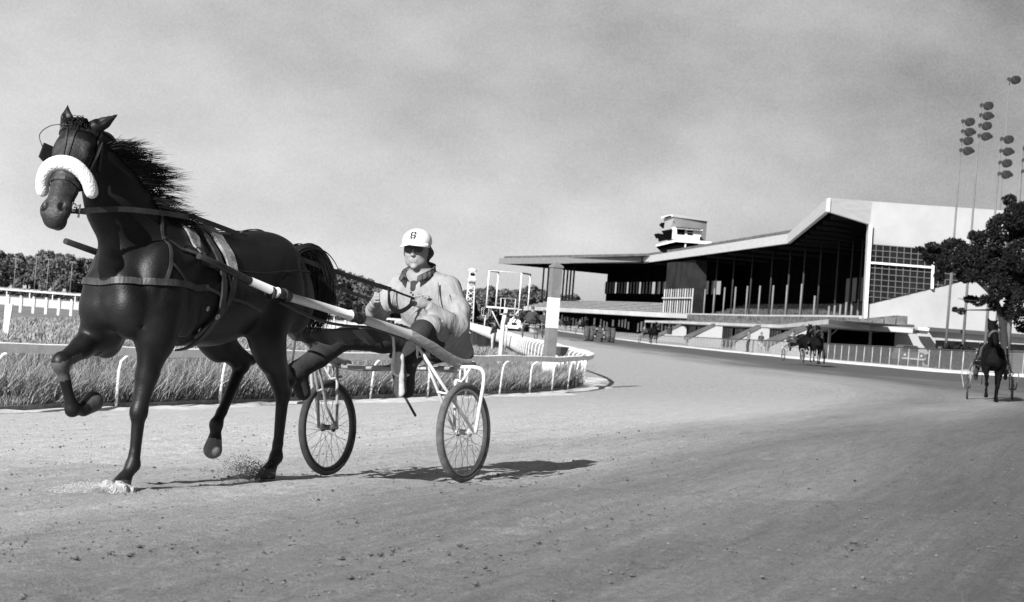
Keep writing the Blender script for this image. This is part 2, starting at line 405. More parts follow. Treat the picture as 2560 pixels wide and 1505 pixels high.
def sheet(name, snodes, dfun, nd_frac, mat, zoff, fine=False, absd=None):
    px = np.interp(snodes, RS, RAIL[:, 0]); py = np.interp(snodes, RS, RAIL[:, 1])
    e = 0.8; tx = np.interp(snodes + e, RS, RAIL[:, 0]) - np.interp(snodes - e, RS, RAIL[:, 0]); ty = np.interp(snodes + e, RS, RAIL[:, 1]) - np.interp(snodes - e, RS, RAIL[:, 1])
    ln = np.hypot(tx, ty); nx, ny = ty / ln, -tx / ln
    # in the straight use plain cross-sections along x so they do not fan
    k = smooth((py - 70) / 60); nx = nx * (1 - k) + k; ny = ny * (1 - k); ln = np.hypot(nx, ny); nx /= ln; ny /= ln
    wd = width_y(py)
    D = absd[None, :] * np.ones((len(snodes), 1)) if absd is not None else dfun(nd_frac[None, :], wd[:, None])
    if absd is not None: D = np.minimum(D, wd[:, None])
    X = px[:, None] + nx[:, None] * D; Y = py[:, None] + ny[:, None] * D
    Z = gz_d(X, Y, np.minimum(D, wd[:, None])) + zoff
    if fine:
        amp = smooth((40 - Y) / 20)
        u = snodes[:, None] * np.ones_like(D)
        hgt = vnoise(u * 0.7, D * 4, 1) * 0.026 + vnoise(X * 9, Y * 9, 2) * 0.010 + vnoise(X * 21, Y * 21, 3) * 0.015 + vnoise(u * 3, D * 12, 5) * 0.010
        pit = np.maximum(vnoise(X * 6.5 + 3, Y * 6.5, 4) - 0.34, 0) * 0.10
        Z = Z + amp * (hgt - pit)
    if fine:
        rr_ = np.random.default_rng(12); dn = absd
        for _ in range(2600):
            s_, d_ = rr_.uniform(6, 40), rr_.uniform(6.2, 17.3)
            i0, i1 = np.searchsorted(snodes, s_ - .16), np.searchsorted(snodes, s_ + .16); j0, j1 = np.searchsorted(dn, d_ - .16), np.searchsorted(dn, d_ + .16)
            rad_ = np.sqrt(((snodes[i0:i1, None] - s_) / 1.15) ** 2 + (dn[None, j0:j1] - d_) ** 2) / rr_.uniform(.05, .075); dep = rr_.uniform(.004, .014)
            Z[i0:i1, j0:j1] += np.where(rad_ < 1, -dep * (1 - rad_ ** 2), dep * .45 * np.exp(-((rad_ - 1.25) / .3) ** 2))
        for d_ in (8.3, 9.55, 12.2, 13.4, 14.6):
            wob = .25 * np.sin(snodes * .11 + d_) ; rad_ = np.abs(D - (d_ + wob[:, None])) / .045; Z -= np.where(rad_ < 1, .007 * (1 - rad_ ** 2), 0)
    ns, ndd = D.shape
    V = np.stack([X, Y, Z], 2).reshape(-1, 3)
    i = np.arange(ns - 1)[:, None] * ndd + np.arange(ndd - 1)[None, :]
    Q = np.stack([i, i + 1, i + ndd + 1, i + ndd], 2).reshape(-1, 4)[:, ::-1]
    me = npmesh(name, V, Q[:, ::-1])
    o = link(name, me, mat)
    uvl = me.uv_layers.new(name='lane'); li = np.zeros(len(me.loops), np.int32); me.loops.foreach_get('vertex_index', li)
    uvv = np.stack([np.repeat(snodes, ndd), D.ravel()], 1)[li]; uvl.data.foreach_set('uv', uvv.astype(np.float32).ravel())
    return o
s_near = nodes_([(0, 18, 0.5), (18, 42, 0.045), (42, 60, 0.12), (60, 100, 0.6), (100, 640, 4)])
d_near = nodes_([(0, 6, 0.15), (6, 17.5, 0.045), (17.5, 27.5, 0.4)])
tag(sheet('track', s_near, None, None, DIRT, 0.004, fine=True, absd=d_near), kind='structure')
APR = M('packed_apron', 0.3, 0.95, 0.3, 0.3, bump=0.4, bscale=3)
s_far = nodes_([(20, 120, 2), (120, 640, 5)])
tag(sheet('apron', s_far, lambda f, wd: wd + f * 95, np.linspace(0, 1, 14), APR, 0.002), kind='structure')

# --- far oval of pale dirt inside the course
PALE = M('pale_far_dirt', 0.46, 0.95, 0.2, 0.05)
mb = MB(); mb.add([(-300, 430, 0.01), (-66, 400, 0.01), (-26, 215, 0.01), (-12, 222, 0.01), (-20, 620, 0.01), (-40, 1100, 0.01), (-300, 1100, 0.01)], [(0, 1, 2, 3, 4, 5, 6)])
tag(mb.build('inner_track', PALE), kind='structure')
mb = MB(); c = [(-0.5, 208), (-2.5, 262), (-3, 300), (-10, 420), (-22, 415), (-14, 250), (-9, 205)]
mb.add([(x - 4, y, 0.014) for x, y in c], [tuple(range(len(c)))])
tag(mb.build('infield_path', M('pale_path', 0.55, 0.95, 0.3, 0.4)), kind='structure')

# ------------------------------------------------------------------ inner rail
def rail_at(s):
    p = np.array([np.interp(s, RS, RAIL[:, 0]), np.interp(s, RS, RAIL[:, 1])]); q = np.array([np.interp(s + .5, RS, RAIL[:, 0]), np.interp(s + .5, RS, RAIL[:, 1])])
    t = q - p; t /= np.hypot(*t); return p, t, np.array([t[1], -t[0]])
rail = empty('inner_rail', tuple(RAIL[20]) + (0,)); off = rail.location
tag(rail, 'long white gooseneck running rail round the grassy infield bend', 'rail')
mb = MB(); prev = None; S0 = 12.0
OV = 0.24
ss = list(np.arange(S0, 100, 1.0)) + list(np.arange(100, RS[-1] - 2, 4.0))
ringv = []
for s in ss:
    p, t, n_ = rail_at(s)
    sagg = 0.012 * math.sin(s * 0.9) + 0.008 * math.sin(s * 2.1)
    for dd, zz in ((OV - .035, .885), (OV + .035, .885), (OV + .045, 1.02), (OV - .05, 1.03)):
        ringv.append((p[0] + n_[0] * dd, p[1] + n_[1] * dd, zz + sagg))
fs = []
for i in range(len(ss) - 1):
    for k in range(4): fs.append((i * 4 + k, i * 4 + (k + 1) % 4, i * 4 + 4 + (k + 1) % 4, i * 4 + 4 + k))
fs.append((3, 2, 1, 0)); e = (len(ss) - 1) * 4; fs.append((e, e + 1, e + 2, e + 3))
mb.add(ringv, fs); mb.build('rail_board', M('rail_white', .8, .8, .12, 5), rail, off)
def goose(s, mbx):
    p, t, n_ = rail_at(s); P = lambda d, z: (p[0] + n_[0] * d, p[1] + n_[1] * d, z)
    lean = 0.02 * math.sin(s * 7)
    mbx.tube([P(0, -0.03), P(0.01 + lean * .5, .35), P(0.02 + lean, .62), P(0.05 + lean, .78), P(OV * .6, .87), P(OV, .91)], [.028, .027, .026, .025, .024, .022], 6)
ps = []; s = 14.3
while s < 76: ps.append(s); s += 3.2 if s < 56 else 2.4
near = list(ps); s = 77.5
while s < RS[-1] - 5: ps.append(s); s += 1.9
for s in ps[:99]:
    q = MB(); goose(s, q); q.build('post', WHITE, rail, off)
q = MB(); [goose(s, q) for s in ps[99:]]; tag(q.build('far_posts', WHITE, rail, off), kind='stuff')
# kerb board at the foot of the grass
mb = MB(); ring = []; ss = list(np.arange(12, 90, 0.8))
for s in ss:
    p, t, n_ = rail_at(s); z1_ = 0.10 + 0.012 * math.sin(s * 1.7)
    for dd, zz in ((-.09, -.02), (-.03, -.02), (-.03, z1_), (-.09, z1_)): ring.append((p[0] + n_[0] * dd, p[1] + n_[1] * dd, zz))
fs = [(i * 4 + k, i * 4 + (k + 1) % 4, i * 4 + 4 + (k + 1) % 4, i * 4 + 4 + k) for i in range(len(ss) - 1) for k in range(4)]
mb.add(ring, fs); tag(mb.build('kerb_board', M('kerb_boards', 0.2, 0.9, 0.35, 6)), 'low weathered board edging the grass below the running rail', 'kerb')
# pale sand spill between kerb and raked track
SAND = M('dry_sand_spill', 0.5, 0.95, 0.25, 3, bump=0.6, bscale=20)
V = []; Fq = []; ss = list(np.arange(12, 84, 0.4))
for i, s in enumerate(ss):
    p, t, n_ = rail_at(s); wd_ = 0.75 + 0.35 * math.sin(s * .7) + 0.2 * math.sin(s * 2.3 + 1) + (0.5 if 52 < s < 66 else 0)
    for j, dd in enumerate(np.linspace(-.03, max(wd_, .25), 5)):
        x, y = p + n_ * dd; V.append((x, y, 0.07 * max(dd, 0) + 0.012 + 0.035 * math.sin(PI * j / 4) * (1 + .5 * math.sin(s * 5)) - (0.03 if j == 4 else 0)))
    if i: b = (i - 1) * 5; Fq += [(b + j, b + j + 1, b + j + 6, b + j + 5) for j in range(4)]
mb = MB(); mb.add(V, Fq, smooth=True); tag(mb.build('sand_verge', SAND), kind='structure')

# ------------------------------------------------------------------ grass blades on the infield
def blades(name, pts, hts, wid, mats, lab):
    n = len(pts); a = RNG.uniform(0, 2 * PI, n); lean = RNG.normal(0, 0.28, (n, 2)) + np.array([0.12, 0.05])
    dx = np.cos(a) * wid; dy = np.sin(a) * wid
    b0 = pts + np.stack([dx, dy, np.zeros(n)], 1); b1 = pts - np.stack([dx, dy, np.zeros(n)], 1)
    mid_ = pts + np.stack([lean[:, 0] * hts * .45, lean[:, 1] * hts * .45, hts * .55], 1)
    m0 = mid_ + np.stack([dx, dy, dx * 0], 1) * .7; m1 = mid_ - np.stack([dx, dy, dx * 0], 1) * .7
    tip = pts + np.stack([lean[:, 0] * hts * 1.3, lean[:, 1] * hts * 1.3, hts], 1)
    V = np.stack([b0, b1, m1, m0, tip, tip], 1)
    tip2 = tip + np.stack([dx, dy, dx * 0], 1) * .15; V[:, 5] = tip2
    V = V.reshape(-1, 3); i = np.arange(n) * 6
    Q = np.concatenate([np.stack([i, i + 1, i + 2, i + 3], 1), np.stack([i + 3, i + 2, i + 4, i + 5], 1)])
    me = npmesh(name, V, Q, smooth=False); o = link(name, me, mats)
    mi = RNG.integers(0, len(mats), n); me.polygons.foreach_set('material_index', np.concatenate([mi, mi]).astype(np.int32))
    return tag(o, lab, 'grass', kind='stuff')
G1 = M('grass_mid', 0.23, 0.8, 0.3, 3); G2 = M('grass_pale', 0.38, 0.8, 0.3, 3); G3 = M('grass_dark', 0.055, 0.8, 0.3, 3)
def rail_scatter(n, s0, s1, d0, d1, power=1.0):
    s = RNG.uniform(s0, s1, n); d = d0 + (d1 - d0) * RNG.uniform(0, 1, n) ** power
    px = np.interp(s, RS, RAIL[:, 0]); py = np.interp(s, RS, RAIL[:, 1]); tx = np.interp(s + .5, RS, RAIL[:, 0]) - px; ty = np.interp(s + .5, RS, RAIL[:, 1]) - py
    ln = np.hypot(tx, ty); return px + ty / ln * d, py - tx / ln * d, s, d
def keepneg(x, y, lim=-0.08):
    d = dist_rail(x, y); return d < lim
# long grass just inside the rail
x, y, s, d = rail_scatter(90000, 22, 62, -0.1, -9, 1.2)
k = keepneg(x, y); x, y = x[k], y[k]
h_ = (0.045 + 0.08 * RNG.uniform(0, 1, len(x))) * (1 + 0.9 * vnoise(x * .5, y * .5, 9)) * (1 + .5 * vnoise(x * 2, y * 2, 8))
blades('infield_grass', np.stack([x, y, x * 0 - .02], 1), np.clip(h_, .04, .6), 0.006, [G1, G2, G1, G2, G3], 'rough mown grass inside the running rail behind the horse')
# tall weeds round the tip of the bend and along the kerb
x, y, s, d = rail_scatter(90000, 44, 76, -0.1, -5.0, 1.1)
k = keepneg(x, y); x, y = x[k], y[k]
h_ = 0.42 + 0.36 * RNG.uniform(0, 1, len(x)) * (1 + vnoise(x * .8, y * .8, 19))
blades('tall_weeds', np.stack([x, y, x * 0 - .02], 1), np.clip(h_ * (0.65 + .5 * vnoise(x * .35, y * .35, 4) + .25), .15, .85), 0.009, [G3, G1, G3, G1, G2], 'tall dark weeds crowding the rail posts at the tip of the bend')
x, y, s, d = rail_scatter(26000, 18, 52, -0.1, -0.9, 1.5)
h_ = 0.09 + 0.15 * RNG.uniform(0, 1, len(x))
blades('kerbside_grass', np.stack([x, y, x * 0], 1), h_, 0.007, [G1, G3, G2], 'longer grass tufts growing along the kerb board')
# farther turf: coarser tufts
xx = RNG.uniform(-26, 1, 90000); yy = 36 + 80 * RNG.uniform(0, 1, 90000) ** 1.1
k = keepneg(xx, yy, -0.4) & (xx / yy < 0.05) & (xx / yy > -0.31); xx, yy = xx[k], yy[k]
h_ = (0.07 + 0.12 * RNG.uniform(0, 1, len(xx))) * (1 + 1.2 * vnoise(xx * .3, yy * .3, 9))
blades('distant_grass', np.stack([xx, yy, xx * 0 - .02], 1), np.clip(h_, .05, .5), 0.016, [G1, G2, G1, G3], 'open infield grass stretching back to the white board fence')

# ------------------------------------------------------------------ chain link fence, outside of the straight
fence = empty('chain_link_fence', (float(FENCE[40][0]), float(FENCE[40][1]), gz(*FENCE[40]))); off = fence.location
tag(fence, 'low chain link fence with dark top rail along the outside of the track', 'fence')
CH = M('galvanised', 0.42, 0.5, 0.1, 5, metal=0.2)
def fz(p): return float(gz_d(np.array([p[0]]), np.array([p[1]]), np.array([float(width_y(p[1]))]))[0])
def fpt(s): return np.array([np.interp(s, FS, FENCE[:, 0]), np.interp(s, FS, FENCE[:, 1])])
HF = 1.2; ps = []; s = 20.0
while s < FS[-1] - 2: ps.append(s); s += 1.75 if s < 120 else 2.6
for s in ps[:99]:
    p = fpt(s); z = fz(p); MB().tube([(p[0], p[1], z - .05), (p[0] + .02, p[1], z + HF)], .032, 6).build('fence_post', CH, fence, off)
q = MB()
for s in ps[99:]: p = fpt(s); z = fz(p); q.tube([(p[0], p[1], z - .05), (p[0], p[1], z + HF)], .05, 4)
tag(q.build('far_fence_posts', CH, fence, off), kind='stuff')
q = MB(); q.tube([(*fpt(s), fz(fpt(s)) + HF) for s in np.arange(18, FS[-1] - 2, 3.0)], .035, 5, cap=True); q.build('top_rail', DARK, fence, off)
mt = bpy.data.materials.new('chain_link_mesh'); mt.use_nodes = True; t = mt.node_tree
pb = t.nodes['Principled BSDF']; pb.inputs['Base Color'].default_value = (.2, .2, .2, 1); pb.inputs['Metallic'].default_value = 0.3; pb.inputs['Roughness'].default_value = .6
tcn = t.nodes.new('ShaderNodeTexCoord'); uvm = t.nodes.new('ShaderNodeUVMap'); uvm.uv_map = 'uv'
def wav(ang):
    mpn = t.nodes.new('ShaderNodeMapping'); mpn.inputs['Rotation'].default_value = (0, 0, ang); t.links.new(uvm.outputs[0], mpn.inputs[0])
    ww = t.nodes.new('ShaderNodeTexWave'); ww.inputs['Scale'].default_value = 6; t.links.new(mpn.outputs[0], ww.inputs['Vector']); return mth('GREATER_THAN', ww.outputs['Fac'], 0.80, t)
t.links.new(mth('MAXIMUM', wav(PI / 4), wav(-PI / 4), t), pb.inputs['Alpha'])
V = []; U_ = []; ss = np.arange(18, FS[-1] - 2, 3.0)
for s in ss: p = fpt(s); z = fz(p); V += [(p[0], p[1], z + .05), (p[0], p[1], z + HF)]; U_ += [(s, 0), (s, HF)]
q = MB(); q.add(V, [(2 * i, 2 * i + 1, 2 * i + 3, 2 * i + 2) for i in range(len(ss) - 1)]); o = q.build('wire_mesh', mt, fence, off)
ul = o.data.uv_layers.new(name='uv')
for lp in o.data.loops: ul.data[lp.index].uv = U_[lp.vertex_index]
# white kerb beneath it
q = MB(); ring = []; ss = np.arange(14, FS[-1] - 2, 3.0)
for s in ss:
    p = fpt(s); z = fz(p); wk = 0.55 + .15 * math.sin(s * .4)
    ring += [(p[0] - wk, p[1], z - .03), (p[0] - wk + .1, p[1], z + .05), (p[0] + .12, p[1], z + .17), (p[0] + .12, p[1], z - .03)]
q.add(ring, [(i * 4 + k, i * 4 + (k + 1) % 4, i * 4 + 4 + (k + 1) % 4, i * 4 + 4 + k) for i in range(len(ss) - 1) for k in range(4)])
tag(q.build('outer_kerb', M('pale_kerb', 0.55, 0.9, 0.2, 1.0)), 'pale kerb line at the foot of the chain link fence', 'kerb')

# ------------------------------------------------------------------ trees
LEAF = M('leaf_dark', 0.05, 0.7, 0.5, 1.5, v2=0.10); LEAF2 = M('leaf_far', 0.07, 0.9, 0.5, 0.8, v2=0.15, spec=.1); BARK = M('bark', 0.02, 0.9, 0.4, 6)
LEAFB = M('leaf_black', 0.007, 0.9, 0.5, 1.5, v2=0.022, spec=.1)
def crown(name, blobs, n, size, mat, seed, parent=None, off=None, aspect=1.0):
    r = np.random.default_rng(seed); vol = np.array([b[1][0] * b[1][1] * b[1][2] for b in blobs]) ** .7; ch = r.choice(len(blobs), n, p=vol / vol.sum())
    d = r.normal(size=(n, 3)); d /= np.linalg.norm(d, axis=1)[:, None]; rad = r.uniform(0.35, 1.08, n) ** .5
    c = np.array([blobs[i][0] for i in ch]) + d * rad[:, None] * np.array([blobs[i][1] for i in ch])
    if off is not None: c = c - np.array(off)
    a = r.normal(size=(n, 3)); a /= np.linalg.norm(a, axis=1)[:, None]; b = np.cross(a, r.normal(size=(n, 3))); b /= np.linalg.norm(b, axis=1)[:, None]
    sz = size * r.uniform(.5, 1.4, n)[:, None]; b = b * aspect
    V = np.stack([c - a * sz, c + b * sz * .6, c + a * sz, c - b * sz * .6], 1).reshape(-1, 3); i = np.arange(n) * 4
    me = npmesh(name, V, np.stack([i, i + 1, i + 2, i + 3], 1), smooth=False)
    o = link(name, me, mat, parent); return o
def treeproto(seed, H, Wd, n, size, mat, label, cat='tree'):
    r = random.Random(seed); root = empty('background_tree'); tag(root, label, cat)
    blobs = []
    for i in range(9):
        a = r.uniform(0, 2 * PI); rr = r.uniform(0, .6) * Wd; z = H * r.uniform(.12, .8)
        blobs.append(((rr * math.cos(a), rr * math.sin(a) * .6, z), (Wd * r.uniform(.3, .5), Wd * r.uniform(.3, .45), H * r.uniform(.13, .24))))
    blobs.append(((0, 0, H * .85), (Wd * .3, Wd * .3, H * .15)))
    crown('crown', blobs, n, size, mat, seed, root)
    q = MB(); q.tube([(0, 0, -.1), (.1, 0, H * .3), (0, .1, H * .7)], [Wd * .07, Wd * .055, Wd * .02], 7)
    for i in range(4):
        a = i * 1.6 + seed; q.tube([(0, 0, H * .3), (math.cos(a) * Wd * .3, math.sin(a) * Wd * .25, H * .5), (math.cos(a) * Wd * .5, math.sin(a) * Wd * .4, H * .62)], [Wd * .04, Wd * .025, Wd * .01], 5)
    q.build('trunk', BARK, root); return root
protos = [treeproto(i, 11, 5.5, 4200, 0.48, LEAF2, 'x') for i in range(4)]
line = []   # (pixel x, top pixel y, base world Y)
xs = 6
pts_top = [(0, 628), (30, 632), (70, 640), (120, 628), (160, 634), (200, 645), (260, 655), (400, 668), (560, 675), (700, 668), (800, 672), (860, 675), (900, 688), (960, 712), (1010, 716), (1080, 718), (1150, 724),
           (1190, 722), (1215, 712), (1240, 722), (1270, 733), (1300, 722), (1340, 716), (1380, 730), (1450, 738)]
x = -25
while x < 1450:
    line.append((x, float(np.interp(x, [p[0] for p in pts_top], [p[1] for p in pts_top])) + random.uniform(-4, 4))); x += 25 if x < 1100 else 21
import itertools
SIZEW = ['low', 'middling', 'tall', 'broad']
first = True
for i, (px_, ty_) in enumerate(line):
    Yt = 470 + random.uniform(-25, 40) if px_ < 1150 else 640 + random.uniform(-20, 20)
    P = at(px_, ty_, Yt); k = i % 4
    o = protos[k] if i < 4 else copy_tree(protos[k])
    sc = P.z / 11.0; sx_ = max(0.75, sc * random.uniform(.85, 1.1)) * (1.0 if px_ < 1150 else 1.15)
    o.location = (P.x, Yt, 0); o.scale = (sx_, sx_, sc); o.rotation_euler = (0, 0, random.uniform(0, 6))
    if px_ < 180: lab = 'bushy tree of the far line at the left edge, left of the horse chest'
    elif px_ < 720: lab = 'bushy tree of the far tree line standing behind the dark horse'
    elif px_ < 1150: lab = 'bushy tree of the far line between the horse tail and the driver'
    else: lab = 'dark distant tree right of the driver beyond the far end of the grandstand'
    tag(o, lab, 'tree', 'trees of the far tree line')
# the big dark tree at the right edge
root = empty('shade_tree', tuple(at(2505, 905, 150))); root.location.z = 1.0; off = root.location
tag(root, 'large dark leafy tree at the right edge leaning over the light poles', 'tree')
def A(x, y, Y=150): return at(x, y, Y)
bl = []
for (x, y, rx, ry) in [(2340, 640, 34, 24), (2385, 625, 40, 30), (2430, 650, 42, 34), (2470, 610, 40, 34), (2510, 570, 44, 36), (2545, 540, 36, 34), (2590, 560, 70, 60), (2420, 690, 30, 18), (2370, 660, 30, 20), (2500, 660, 50, 40), (2560, 640, 50, 44), (2545, 720, 26, 34),
                        (2425, 748, 16, 10), (2445, 754, 16, 12), (2462, 748, 14, 12), (2484, 758, 14, 20), (2404, 778, 11, 8), (2388, 774, 8, 6), (2495, 720, 26, 30), (2525, 500, 20, 14), (2330, 615, 18, 10), (2535, 760, 24, 40), (2555, 800, 20, 34), (2475, 680, 40, 34), (2515, 690, 40, 50), (2440, 590, 22, 14), (2300, 622, 12, 6), (2520, 780, 16, 20), (2590, 700, 60, 60), (2350, 690, 16, 12), (2600, 480, 30, 30)]:
    p = A(x, y, 150 + random.uniform(-2.5, 2.5)); s = 29.3; bl.append((tuple(p), (rx / s, min(rx, 60) / s * .8, ry / s)))
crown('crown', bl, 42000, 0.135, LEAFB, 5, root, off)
q = MB()
B = [A(2512, 905), A(2510, 840), A(2500, 780), A(2478, 735), A(2440, 700), A(2400, 670)]
q.tube([p - off for p in catmull(B, 4)], [.42 - .33 * i / 20 for i in range(21)], 8)
q.tube([p - off for p in catmull([A(2508, 820), A(2530, 740), A(2545, 660), A(2550, 560)], 4)], [.3 - .022 * i for i in range(13)], 7)
q.tube([p - off for p in catmull([A(2480, 742), A(2440, 752), A(2395, 746)], 4)], [.1, .09, .08, .07, .06, .05, .04, .03, .02], 5)
q.tube([p - off for p in catmull([A(2500, 775), A(2440, 775), A(2385, 775)], 4)], [.1, .09, .08, .07, .06, .05, .04, .03, .02], 5)
q.build('trunk', BARK, root)
#@@PART3
# ------------------------------------------------------------------ grandstand
CONC = M('pale_concrete', 0.42, 0.85, 0.15, 0.15); CONCW = M('white_stucco', 0.37, 0.9, 0.10, 0.25, spec=.2, detail=9)
FASA = M('pale_fascia', 0.44, 0.7, 0.1, 0.6, stretch=(1, 1, 4)); FASB = M('grey_fascia', 0.2, 0.7, 0.15, 0.6, stretch=(1, 1, 4))
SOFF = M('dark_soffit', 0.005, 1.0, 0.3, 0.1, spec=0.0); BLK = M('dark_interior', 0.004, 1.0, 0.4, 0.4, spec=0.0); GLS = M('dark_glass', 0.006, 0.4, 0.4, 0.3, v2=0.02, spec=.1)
COPE = M('dark_coping', 0.1, 0.9, 0.5, 0.8)
stand = empty('grandstand', (44, 290, 0.2)); off = stand.location
tag(stand, 'long grandstand with sweeping pale cantilevered roof over a black open front', 'grandstand')
K3, K2, K1, T = (-4.3, 518), (30.7, 424), (44.5, 290), (37.2, 214)
ZB, ZT = 18.1, 19.7
def seg(p, q, z0, z1, th, mi=0, mb=None, side=1):
    """upright panel from p to q, thickness th to the right of p->q"""
    p = Vector((*p, 0)); q = Vector((*q, 0)); d = (q - p).normalized(); n_ = Vector((d.y, -d.x, 0)) * th * side
    poly = [p + Vector((0, 0, z0)), q + Vector((0, 0, z0)), q + Vector((0, 0, z1)), p + Vector((0, 0, z1))]
    mb.prism(poly, n_, mi)
W1 = at(2174.5, 561, 217); W1t = at(2181, 503, 217)
# roof slab (soffit) set a little inside the fascia
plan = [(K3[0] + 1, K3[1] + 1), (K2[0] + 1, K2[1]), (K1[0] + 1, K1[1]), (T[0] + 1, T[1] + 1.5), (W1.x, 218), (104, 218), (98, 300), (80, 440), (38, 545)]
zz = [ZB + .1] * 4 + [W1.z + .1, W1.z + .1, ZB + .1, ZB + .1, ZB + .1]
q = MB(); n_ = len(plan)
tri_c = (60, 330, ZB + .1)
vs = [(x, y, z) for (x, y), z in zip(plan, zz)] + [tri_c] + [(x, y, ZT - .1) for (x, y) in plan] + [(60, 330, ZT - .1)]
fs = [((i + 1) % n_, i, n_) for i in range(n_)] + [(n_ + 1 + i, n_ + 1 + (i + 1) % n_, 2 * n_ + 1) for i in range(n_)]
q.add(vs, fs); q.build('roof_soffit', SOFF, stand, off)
def strip(name, P, Q, mat, th=.5):
    """fascia piece between two (x, y, z0, z1) ends"""
    mb = MB(); p = [Vector((P[0], P[1], P[2])), Vector((Q[0], Q[1], Q[2])), Vector((Q[0], Q[1], Q[3])), Vector((P[0], P[1], P[3]))]
    d = (p[1] - p[0]); d.z = 0; d.normalize(); mb.prism(p, Vector((-d.y, d.x, 0)) * th * -1 if d.y < 0 else Vector((d.y, -d.x, 0)) * th)
    return mb.build(name, mat, stand, off)
strip('grey_fascia', (*K3, ZB, ZT + .1), (*K2, ZB, ZT), FASB)
q = MB()
def inner(a, b, th):
    d = Vector((b[0] - a[0], b[1] - a[1], 0)).normalized(); return Vector((-d.y, d.x, 0)) * th
for a, b in ((K2, K1), (K1, T)):
    poly = [(a[0], a[1], ZB), (b[0], b[1], ZB), (b[0], b[1], ZT), (a[0], a[1], ZT)]; q.prism(poly, inner(a, b, .5))
poly = [(T[0] + .4, T[1] + .05, ZB), tuple(W1), tuple(W1t), (T[0] + .4, T[1] + .05, ZT + .1)]; q.prism(poly, Vector((-.2, .5, 0)))
q.build('fascia', FASA, stand, off)
q = MB()
for a, b in ((K3, K2), (K2, K1), (K1, (T[0] + 1.2, T[1] + 12))):
    nn_ = inner(a, b, 1.0); p = [(a[0] + nn_.x, a[1] + nn_.y), (b[0] + nn_.x, b[1] + nn_.y)]
    q.prism([(*p[0], ZT), (*p[1], ZT), (*p[1], ZT + .8), (*p[0], ZT + .8)], inner(a, b, .6))
q.build('roof_coping', COPE, stand, off)
# end wall with glazing, facing the camera
q = MB(); q.prism([at(x, y, 217) for x, y in [(2175, 503), (2300, 512), (2480, 524), (2760, 545), (2760, 925), (2158, 905), (2160, 790)]], (0, 1.2, 0)); q.build('end_wall', CONCW, stand, off)
q = MB(); q.prism([at(x, y, 216.93) for x, y in [(2173, 610), (2334, 623), (2470, 634), (2470, 668), (2395, 706), (2165, 762)]], (0, .25, 0)); q.build('end_glazing', GLS, stand, off)
q = MB(); MUL = M('mullion', 0.11, 0.6)
def inpoly_y(x):  # top and bottom of the glazing at photo column x
    return np.interp(x, [2173, 2334, 2470], [610, 623, 634]), np.interp(x, [2165, 2395, 2470], [762, 706, 668])
for i in range(17):
    x = 2173 + 17.6 * i; t_, b_ = inpoly_y(x); q.beam(at(x, t_, 216.85), at(x - (b_ - t_) * .05, b_, 216.85), .09, .09, up=(0, 1, 0))
for j in range(11):
    off_ = 14.6 * j; x1 = 2170; x2 = 2450
    while x2 > 2180 and 610 + (x2 - 2173) * .082 + off_ > inpoly_y(x2)[1] - 1: x2 -= 4
    if x2 > 2190: q.beam(at(x1, 610 + off_, 216.84), at(x2, 610 + off_ + (x2 - x1) * .082, 216.84), .09, .09, up=(0, 1, 0))
q.build('mullions', MUL, stand, off)
q = MB(); q.beam(at(2168, 656, 216.6), at(2334, 669, 216.6), .25, .3, up=(0, 1, 0)); q.beam(at(2334, 622, 216.6), at(2330, 722, 216.6), .3, .35, up=(0, 1, 0)); q.beam(at(2177, 562, 216.6), at(2163, 800, 216.6), .38, .4, up=(0, 1, 0))
q.build('glazing_frame', WHITE, stand, off)
# decks
LED = [(3.6, 515), (19.4, 448), (33.9, 396), (37.5, 370), (43.9, 311), (46.0, 262), (47.8, 242)]
q = MB(); back = [(x + 34, y + (10 if y > 380 else 0)) for x, y in LED][::-1]
q.prism([(x, y, 5.2) for x, y in LED + back][::-1], (0, 0, 1.1)); q.build('upper_deck', CONC, stand, off)
q = MB()
def offl(P, dd):
    out = []
    for i, p in enumerate(P):
        a = P[max(i - 1, 0)]; b = P[min(i + 1, len(P) - 1)]; d = Vector((b[0] - a[0], b[1] - a[1])).normalized(); out.append((p[0] - d.y * dd, p[1] + d.x * dd))
    return out
EDG = M('deck_edge', .008, .9, .7, 1.3, v2=.20, detail=10)
q = MB(); PE = offl(LED[3:], -.06)
for i in range(len(PE) - 1): q.prism([(*PE[i], 4.9), (*PE[i + 1], 4.9), (*PE[i + 1], 6.0), (*PE[i], 6.0)], (-.5, 0, 0))
q.build('deck_edge', EDG, stand, off)
q = MB(); ISM = M('inner_seats', .035, 1, .6, 1.0, v2=.16, spec=0)
for r_ in range(7):
    Pi = offl(LED[3:], 4.5 + r_ * 1.1)
    for i in range(len(Pi) - 1): q.prism([(*Pi[i], 6.4), (*Pi[i + 1], 6.4), (*Pi[i + 1], 6.7 + r_ * .4), (*Pi[i], 6.7 + r_ * .4)], (.9, 0, 0))
q.build('inner_seating', ISM, stand, off)
ICM = M('inner_column', .05, 1, spec=0)
for i in range(12):
    t = (i + .5) / 12; Pi = offl(LED[3:], 3.4); k_ = min(int(t * (len(Pi) - 1)), len(Pi) - 2); a_ = Vector(Pi[k_]).lerp(Vector(Pi[k_ + 1]), t * (len(Pi) - 1) - k_)
    MB().tube([(a_.x, a_.y, 6.3), (a_.x, a_.y, 18.1)], .16, 6).build('inner_column', ICM, stand, off)
RBM = M('roof_rib', .03, 1, spec=0)
for i in range(14):
    t = (i + .5) / 14; a_ = Vector((*K2, 0)).lerp(Vector((*K1, 0)), t * 2) if t < .5 else Vector((*K1, 0)).lerp(Vector((*T, 0)), t * 2 - 1)
    MB().beam((a_.x + 1.2, a_.y + .5, 17.9), (a_.x + 19, a_.y + 3, 17.9), .3, .5).build('roof_rib', RBM, stand, off)
